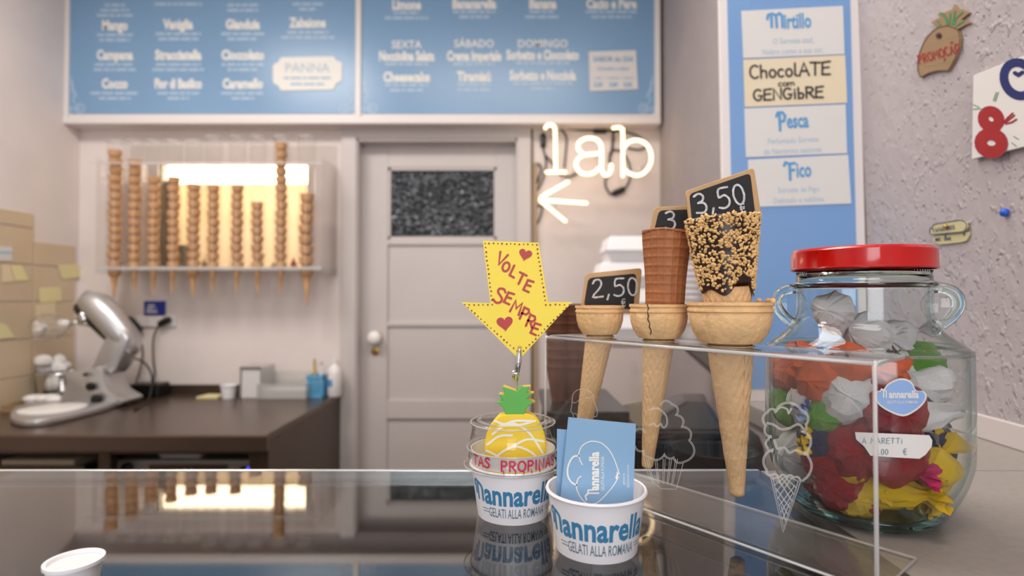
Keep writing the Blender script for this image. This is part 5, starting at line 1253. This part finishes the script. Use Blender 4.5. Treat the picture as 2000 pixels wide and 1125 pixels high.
for a, b in zip(inset, inset[1:]+inset[:1]):
    n = max(2, int(math.dist(a, b)/8.2))
    for k in range(n):
        p = (a[0]+(b[0]-a[0])*k/n+rr.uniform(-.6, .6), a[1]+(b[1]-a[1])*k/n+rr.uniform(-.6, .6)); r = rr.uniform(1.4, 2.1)
        dt.add([fa(Vector((p[0]+r*math.cos(t*PI/4), p[1]+r*math.sin(t*PI/4)))) for t in range(8)], [tuple(range(8))])
dt.build('dotted_border', 'dot_brown', ay)
# business cards
CPn = FR(C2.y-.002)
bc1 = MB().ppx([(1110, 815), (1242, 828), (1236, 1000), (1092, 1000)], CPn, .0006).build('business_card', 'card_blue'); tag(bc1, 'front blue business card with white cone logo, in the right cup', 'card')
fc = lambda p: CPn.hit((p.x, p.y))+CPn.n*.0003
q9 = lambda x, y: (1060+x/4.327, 740+y/4.327)
mb = MB(); ol = [(335, 725), (312, 680), (305, 630), (330, 570), (380, 535), (430, 526), (500, 545), (560, 600), (600, 670), (630, 750), (645, 810), (622, 860), (590, 910), (540, 970), (480, 1030), (430, 1055), (370, 1050), (320, 1000), (290, 940), (285, 890), (300, 840), (325, 822)]
mb.ribbons([sm([q9(*p) for p in ol])], 2.0, fc); mb.ribbons([sm([q9(*p) for p in ((307, 650), (262, 655), (228, 700), (210, 760), (213, 820), (240, 870), (284, 897))])], 3.2, fc)
mb.add([fc(Vector(q9(*p))) for p in ((622, 775), (648, 812), (622, 852), (612, 830), (625, 805))], [(0, 1, 2, 3, 4)]); mb.build('cone_logo', 'card_print', bc1)
mb = MB(); ft = lambda cx, cy: (lambda p: fc(Vector((cx-p.y, cy-p.x))))
put_text(mb, 'annarella', 26, ft(1169, 920), bold=.04, xs=.80)
mb.ribbons([[(1145, 976), (1143, 968), (1149, 963), (1169, 963)], [(1147, 966), (1149, 957), (1168, 956)]], 3.0, fc)
put_text(mb, 'GELATI ALLA ROMANA', 9.5, ft(1180, 925), bold=.0, xs=.68)
put_text(mb, 'gelataria', 6.5, ft(1220, 935)); put_text(mb, '@gelatiallaromana', 6.0, ft(1228, 930)); mb.build('wordmark', 'card_print', bc1)
bc2 = MB().ppx([(1088, 838), (1222, 850), (1219, 1003), (1087, 1003)], FR(C2.y+.008), .0006).build('business_card', 'card_blue'); tag(bc2, 'second blue business card peeking out behind the front one', 'card')
# ------------------------------------------------------------------ the candy jar
JX, JY, JR = .3286, .530, .083
jar = thing('candy_jar', 'large clear glass jar with red lid full of wrapped sweets', 'jar', (JX, JY, HC))
outp = [(0, .0015), (.046, .0), (.055, .0012), (.064, .010), (.0745, .030), (.0805, .048), (.083, .068), (.083, .146), (.0815, .152), (.076, .158), (.066, .166), (.0585, .174), (.0555, .184), (.0550, .2085)]
inp = [(.0518, .2085), (.0523, .185), (.0553, .1755), (.0635, .1675), (.073, .159), (.0788, .1505), (.0797, .146), (.0797, .070), (.0772, .050), (.071, .033), (.059, .016), (.05, .0095), (0, .0085)]
def fine(p, k=3): return [tuple(v) for v in smooth_path([Vector(a) for a in p], k)]
MB().lathe(fine(outp), 96).build('glass_body', 'jar_glass', jar, smooth='all', world=False)
MB().lathe(fine(inp), 96).build('inner_wall', 'jar_glass', jar, smooth='all', world=False)
MB().lathe([(.0545, .0016), (.0625, .0092), (.0605, .0130), (.052, .0088), (.046, .0075), (.046, .0016)], 96, closed=True).build('thick_base', 'base_glass', jar, smooth='all', world=False, label='teal-tinted thick glass base')
MB().lathe([(.0520, .2085), (.0572, .2080), (.0586, .2100), (.0586, .2125), (.0566, .2140), (.0550, .2150), (.0550, .2235), (.0520, .2235)], 96, closed=True).build('rim_ring', 'thick_glass', jar, smooth='all', world=False)
MB().lathe([(.0800, .1500), (.0822, .1500), (.0820, .1528), (.0775, .1570), (.0760, .1562), (.0795, .1520)], 96, closed=True).build('shoulder_ridge', 'jar_glass', jar, smooth='all', world=False)
view = Vector((JX, JY, 0)).normalized(); side = Vector((view.y, -view.x, 0))
for s in (-1, 1):
    c = side*s*.0555; mb = MB()
    pts = [c+side*s*a+Vector((0, 0, b)) for a, b in ((-.002, .207), (.006, .208), (.0145, .203), (.0170, .193), (.012, .183), (.004, .175), (-.001, .171))]
    mb.tube(smooth_path(pts, 5), [.0042]*4+[.0048]*22+[.0030]*5, 12)
    mb.xf(Matrix()); o = mb.build('ear_handle', 'thick_glass', jar, smooth='all', world=False)
    MB().lathe([(0, -.002), (.0125, -.0015), (.014, 0), (.0125, .0015), (0, .002)], 28, Matrix.Translation(c+side*s*.0035+Vector((0, 0, .1925))) @ Matrix.Rotation(math.atan2(view.y, view.x), 4, 'Z') @ Matrix.Rotation(PI/2, 4, 'Y')).build('ear_web', 'jar_glass', jar, smooth='all', world=False)
lid = MB(); lpz = [(0, .2450), (.050, .2450), (.0515, .2440), (.053, .2450), (.0565, .2446), (.0590, .2420), (.0592, .2275), (.0598, .2262), (.0590, .2250), (.0578, .2256)]
def lrf(a, i): return 1-(.012*max(0, math.cos(a*4+.7))**6 if 5 <= i <= 6 else 0)
lid.lathe(lpz, 128, rf=lrf); lid.build('screw_lid', 'lid_red', jar, smooth=True, world=False, label='glossy red metal screw lid')
# stickers on the glass
def on_jar(p):
    d = ray(p.x, p.y); a = d.x*d.x+d.y*d.y; R_ = JR+.0006
    b = -2*(d.x*JX+d.y*JY); c = JX*JX+JY*JY-R_*R_; disc = max(0, b*b-4*a*c)
    return ORG+d*((-b-math.sqrt(disc))/(2*a))
def patch(poly, fmap, cut=7):
    bm = bmesh.new(); bm.faces.new([bm.verts.new((x, y, 0)) for x, y in poly])
    for ax_ in (0, 1):
        lo = min(p[ax_] for p in poly); hi = max(p[ax_] for p in poly); x = lo+cut
        no = (1, 0, 0) if ax_ == 0 else (0, 1, 0)
        while x < hi:
            bmesh.ops.bisect_plane(bm, geom=bm.verts[:]+bm.edges[:]+bm.faces[:], plane_co=(x*no[0], x*no[1], 0), plane_no=no); x += cut
    bm.verts.index_update(); mb = MB().add([fmap(v.co) for v in bm.verts], [tuple(v.index for v in f.verts) for f in bm.faces]); bm.free(); return mb
def off(f, k): 
    def g(p):
        v = f(p); n = Vector((v.x-JX, v.y-JY, 0)).normalized(); return v+n*k
    return g
q8 = lambda x, y: (1460+x/2.922, 740+y/2.922)
so = [tuple(v) for v in smooth_path([Vector(q8(*p)) for p in ((728, 100), (738, 72), (775, 60), (800, 28), (855, 0), (905, 0), (942, 24), (962, 65), (1005, 70), (1023, 100), (1005, 142), (955, 186), (888, 214), (805, 186), (748, 146))], 3, closed=True)]
cxs, cys = sum(p[0] for p in so)/len(so), sum(p[1] for p in so)/len(so)
sk_ = patch(so, on_jar).build('logo_sticker', 'white_card', jar, label='pale blue cloud-shaped sticker with white border')
patch([(cxs+(x-cxs)*.93, cys+(y-cys)*.90) for x, y in so], off(on_jar, .0002)).build('sticker_face', M('sign_lilac', (134, 166, 216), .5), sk_)
mb = MB(); put_text(mb, 'annarella', 20, lambda p: off(on_jar, .0004)(Vector((cxs+5+p.x, cys+5-p.y))), bold=.04, xs=.80, cut=5)
nx_ = cxs+5-max(v[0] for v in glyphs('annarella', .04, .80)[0])*20-5
mb.ribbons([[(nx_-11, cys-8), (nx_-9, cys-12), (nx_-5, cys-10), (nx_-5, cys+4)], [(nx_-5, cys-11), (nx_, cys-8), (nx_, cys+4)]], 2.6, off(on_jar, .0004))
put_text(mb, 'GELATI ALLA ROMANA', 8, lambda p: off(on_jar, .0004)(Vector((cxs+2+p.x, cys+16-p.y))), bold=.01, xs=.72, cut=5); mb.build('lettering', 'white_card', sk_)
lbp = [(1670, 844), (1720, 846), (1815, 850), (1821, 860), (1820, 872), (1808, 888), (1796, 896), (1740, 893), (1700, 890), (1688, 872), (1672, 858)]
lb_ = patch(lbp, on_jar).build('price_label', 'white_card', jar, label='torn white paper label with handwritten price')
mb = MB(); l, _ = pen('A', (1684, 866), (1, .02), 11); l2, _ = pen('MARETTi', (1701, 866), (1, .0), 10.5, gap=.25, wscale=1.0); l3, _ = pen('1.00', (1712, 887), (1, .03), 10, gap=.2); l4, _ = pen('e', (1764, 888), (1, .0), 12)
mb.ribbons(l+l2+l3+l4, 1.1, off(on_jar, .0003)); mb.build('handwriting', 'cup_grey', lb_)

# ------------------------------------------------------------------ wrapped sweets
def jar_r(z):
    z -= HC; pr_ = sorted((b, a) for a, b in inp)
    for (z0, r0), (z1, r1) in zip(pr_[:-1], pr_[1:]):
        if z0 <= z <= z1: return r0+(r1-r0)*(z-z0)/max(1e-6, z1-z0)
    return .05
def sweet_mesh(seed, kind):
    rr = random.Random(seed); mb = MB(); n = 30
    if kind == 'twist': prof = [(-2.15, .78), (-1.9, .82), (-1.55, .52), (-1.22, .20), (-1.08, .22), (-.92, .52), (-.7, .80), (-.35, .97), (0, 1.0), (.35, .97), (.7, .80), (.92, .52), (1.08, .22), (1.22, .20), (1.55, .52), (1.9, .82), (2.15, .78)]
    elif kind == 'ball': prof = [(-1.25, .02), (-1.2, .34), (-1.02, .66), (-.75, .92), (-.4, 1.06), (0, 1.1), (.4, 1.04), (.72, .84), (.95, .50), (1.08, .26), (1.2, .24), (1.45, .52), (1.75, .82), (1.95, .78)]
    else: prof = [(-1.9, .02), (-1.8, .5), (-1.3, .62), (-.6, .72), (0, .78), (.6, .72), (1.2, .6), (1.5, .3), (1.65, .28), (1.95, .6), (2.3, .8)]
    ph = [rr.uniform(0, 6) for _ in range(6)]
    vs = []; N = len(prof)
    for i, (x, r) in enumerate(prof):
        tail = abs(x) > 1.15
        for k in range(n):
            a = 2*PI*k/n
            pl = 1+(.28 if tail else .045)*math.sin(a*(7 if tail else 9)+ph[0]+x)+(.10*math.sin(a*13+ph[1]) if tail else .03*math.sin(13*a+ph[2]+x*3))
            nz = noise.noise(Vector((x*1.3+seed*7, 1.3*math.cos(a), 1.3*math.sin(a))))*.28
            q_ = r*(pl+(nz if not tail else nz*.8)); fl = 1 if not tail else .55
            xx = x+(.16*math.sin(a*5+ph[3]) if tail and abs(x) > 1.7 else .02*math.sin(a*3+ph[4]))
            vs.append(Vector((xx, q_*math.cos(a), q_*math.sin(a)*fl)))
    fs = []
    for i in range(N-1):
        for k in range(n): fs.append((i*n+k, i*n+(k+1) % n, (i+1)*n+(k+1) % n, (i+1)*n+k))
    return mb.add(vs, fs)
sw = {}
def sweet(kind, colr, px, py, y, s, ex, ez, label, ey=0.0):
    key = (kind, colr)
    k = len(sw) if key not in sw else sw[key][1]
    if key not in sw:
        o = sweet_mesh(len(sw)+3, kind).build('wrapped_sweet', 'wrapper_'+colr, smooth=(False if kind == 'ball' else True)); sw[key] = (o, k)
    else: o = sw[key][0].copy(); COL.objects.link(o)
    p = P(px, py, y)
    v = Vector((p.x-JX, p.y-JY)); lim = max(.004, jar_r(p.z)-s*{'ball': 1.18, 'twist': 1.3, 'long': 1.25}[kind]-.001)
    if v.length > lim: v = v.normalized()*lim
    if kind != 'ball': ez -= R_(30)
    if kind == 'ball' and v.length > .028: ez = math.atan2(-v.y, -v.x)+ez*.15; ex, ey = ex*.6, ey*.3
    lowz = HC+.0095+s*.85+ max(0, (v.length-.035))*.55
    o.location = (JX+v.x, JY+v.y, max(p.z, lowz)); o.scale = (s*1.06, s*1.06, s*1.06)
    o.rotation_euler = (ex, ey, ez); tag(o, label, 'sweet'); return o
R_ = math.radians
EXTRA = (('ball', 'crimson', 1585, 965, .470, .0170, 'dark red sweet at the bottom left behind the thin one'), ('ball', 'yellow', 1660, 1000, .475, .0175, 'small yellow sweet at the very bottom of the jar'), ('ball', 'white', 1530, 800, .500, .0150, 'white sweet by the left wall under the orange ones'))
sweet('ball', 'white', 1606, 612, .515, .0155, R_(20), R_(150), 'crumpled white sweet caught in the neck of the jar', ey=R_(25))
sweet('ball', 'white', 1700, 655, .515, .0165, R_(60), R_(10), 'flat-lying white wrapped sweet on top, under the jar neck', ey=R_(8))
sweet('twist', 'white', 1755, 652, .53, .0130, R_(10), R_(-15), 'white sweet at the top with its twisted end raised', ey=R_(-14))
sweet('ball', 'orange', 1565, 745, .49, .0215, R_(10), R_(20), 'large orange wrapped sweet at the left of the jar')
sweet('twist', 'orange', 1655, 715, .49, .0185, R_(40), R_(-10), 'orange twist-wrapped sweet high in the middle of the jar', ey=R_(6))
sweet('ball', 'green', 1822, 706, .54, .0185, R_(30), R_(60), 'green wrapped sweet high at the right of the jar', ey=R_(-20))
sweet('ball', 'white', 1842, 752, .53, .0215, R_(0), R_(40), 'round white wrapped sweet below the upper green one', ey=R_(20))
sweet('long', 'white', 1800, 815, .50, .0155, R_(30), R_(192), 'white pleated sweet right of the cloud sticker', ey=R_(14))
sweet('ball', 'white', 1640, 785, .470, .0205, R_(50), R_(70), 'white faceted sweet left of the cloud sticker', ey=R_(40))
sweet('ball', 'crimson', 1735, 800, .475, .0240, R_(0), R_(15), 'dark red sweet behind the cloud sticker')
sweet('ball', 'crimson', 1655, 885, .468, .0215, R_(40), R_(100), 'dark red sweet left of the price label')
sweet('ball', 'crimson', 1745, 885, .470, .0225, R_(80), R_(200), 'dark red sweet behind the torn price label')
sweet('twist', 'magenta', 1762, 925, .455, .0135, R_(20), R_(-3), 'glossy magenta sweet end below the price label', ey=R_(8))
sweet('ball', 'green', 1575, 820, .480, .0165, R_(30), R_(0), 'green sweet below the large orange one')
sweet('twist', 'skyblue', 1560, 850, .470, .0120, R_(20), R_(15), 'pale blue twist sweet at the left wall of the jar', ey=R_(35))
sweet('twist', 'blue', 1530, 842, .475, .0110, R_(10), R_(25), 'bright blue sweet behind the etched cone', ey=R_(50))
sweet('twist', 'yellow', 1570, 890, .462, .0110, R_(70), R_(20), 'narrow yellow sweet above the lower left yellow one', ey=R_(28))
sweet('twist', 'yellow', 1612, 935, .452, .0165, R_(30), R_(10), 'yellow twist sweet at the lower left of the jar', ey=R_(30))
sweet('ball', 'crimson', 1545, 915, .475, .0165, R_(10), R_(60), 'dark red sweet at the left edge near the jar bottom')
sweet('twist', 'crimson', 1620, 985, .460, .0115, R_(10), R_(5), 'thin dark red sweet lying at the jar bottom left', ey=R_(25))
sweet('long', 'yellow', 1745, 985, .452, .0190, R_(20), R_(-4), 'biggest yellow sweet lying across the jar bottom', ey=R_(-6))
sweet('twist', 'yellow', 1865, 925, .485, .0175, R_(40), R_(60), 'yellow sweet with raised fan end at the lower right', ey=R_(-40))
sweet('ball', 'navy', 1880, 870, .520, .0170, R_(0), R_(0), 'navy sweet at the right side behind the white pleated one')
sweet('ball', 'navy', 1605, 860, .500, .0190, R_(0), R_(50), 'navy sweet deep inside behind the green one')
for k, (colr, px, py, lab) in enumerate((('white', 1660, 730, 'white sweet at the rear behind the orange pair'), ('crimson', 1700, 850, 'dark red sweet deep in the middle of the jar'), ('orange', 1760, 760, 'orange sweet hidden behind the cloud sticker'), ('yellow', 1800, 900, 'yellow sweet deep behind the price label'), ('blue', 1650, 930, 'blue sweet deep near the jar bottom'), ('green', 1560, 790, 'green sweet at the rear left of the jar'), ('orange', 1540, 720, 'orange sweet at the rear left near the shoulder'), ('crimson', 1560, 950, 'dark red sweet at the rear bottom left'), ('white', 1540, 880, 'white sweet at the rear left wall, low down'), ('yellow', 1880, 950, 'yellow sweet at the rear bottom right'), ('white', 1800, 800, 'white sweet at the rear right of the jar'), ('yellow', 1700, 960, 'yellow sweet at the rear of the jar bottom'))):
    sweet('ball', colr, px, py, .565, .0225, R_(20*k), R_(47*k), lab)
for kd, colr, px, py, y, s_, lab in EXTRA: sweet(kd, colr, px, py, y, s_, .4, .8, lab)
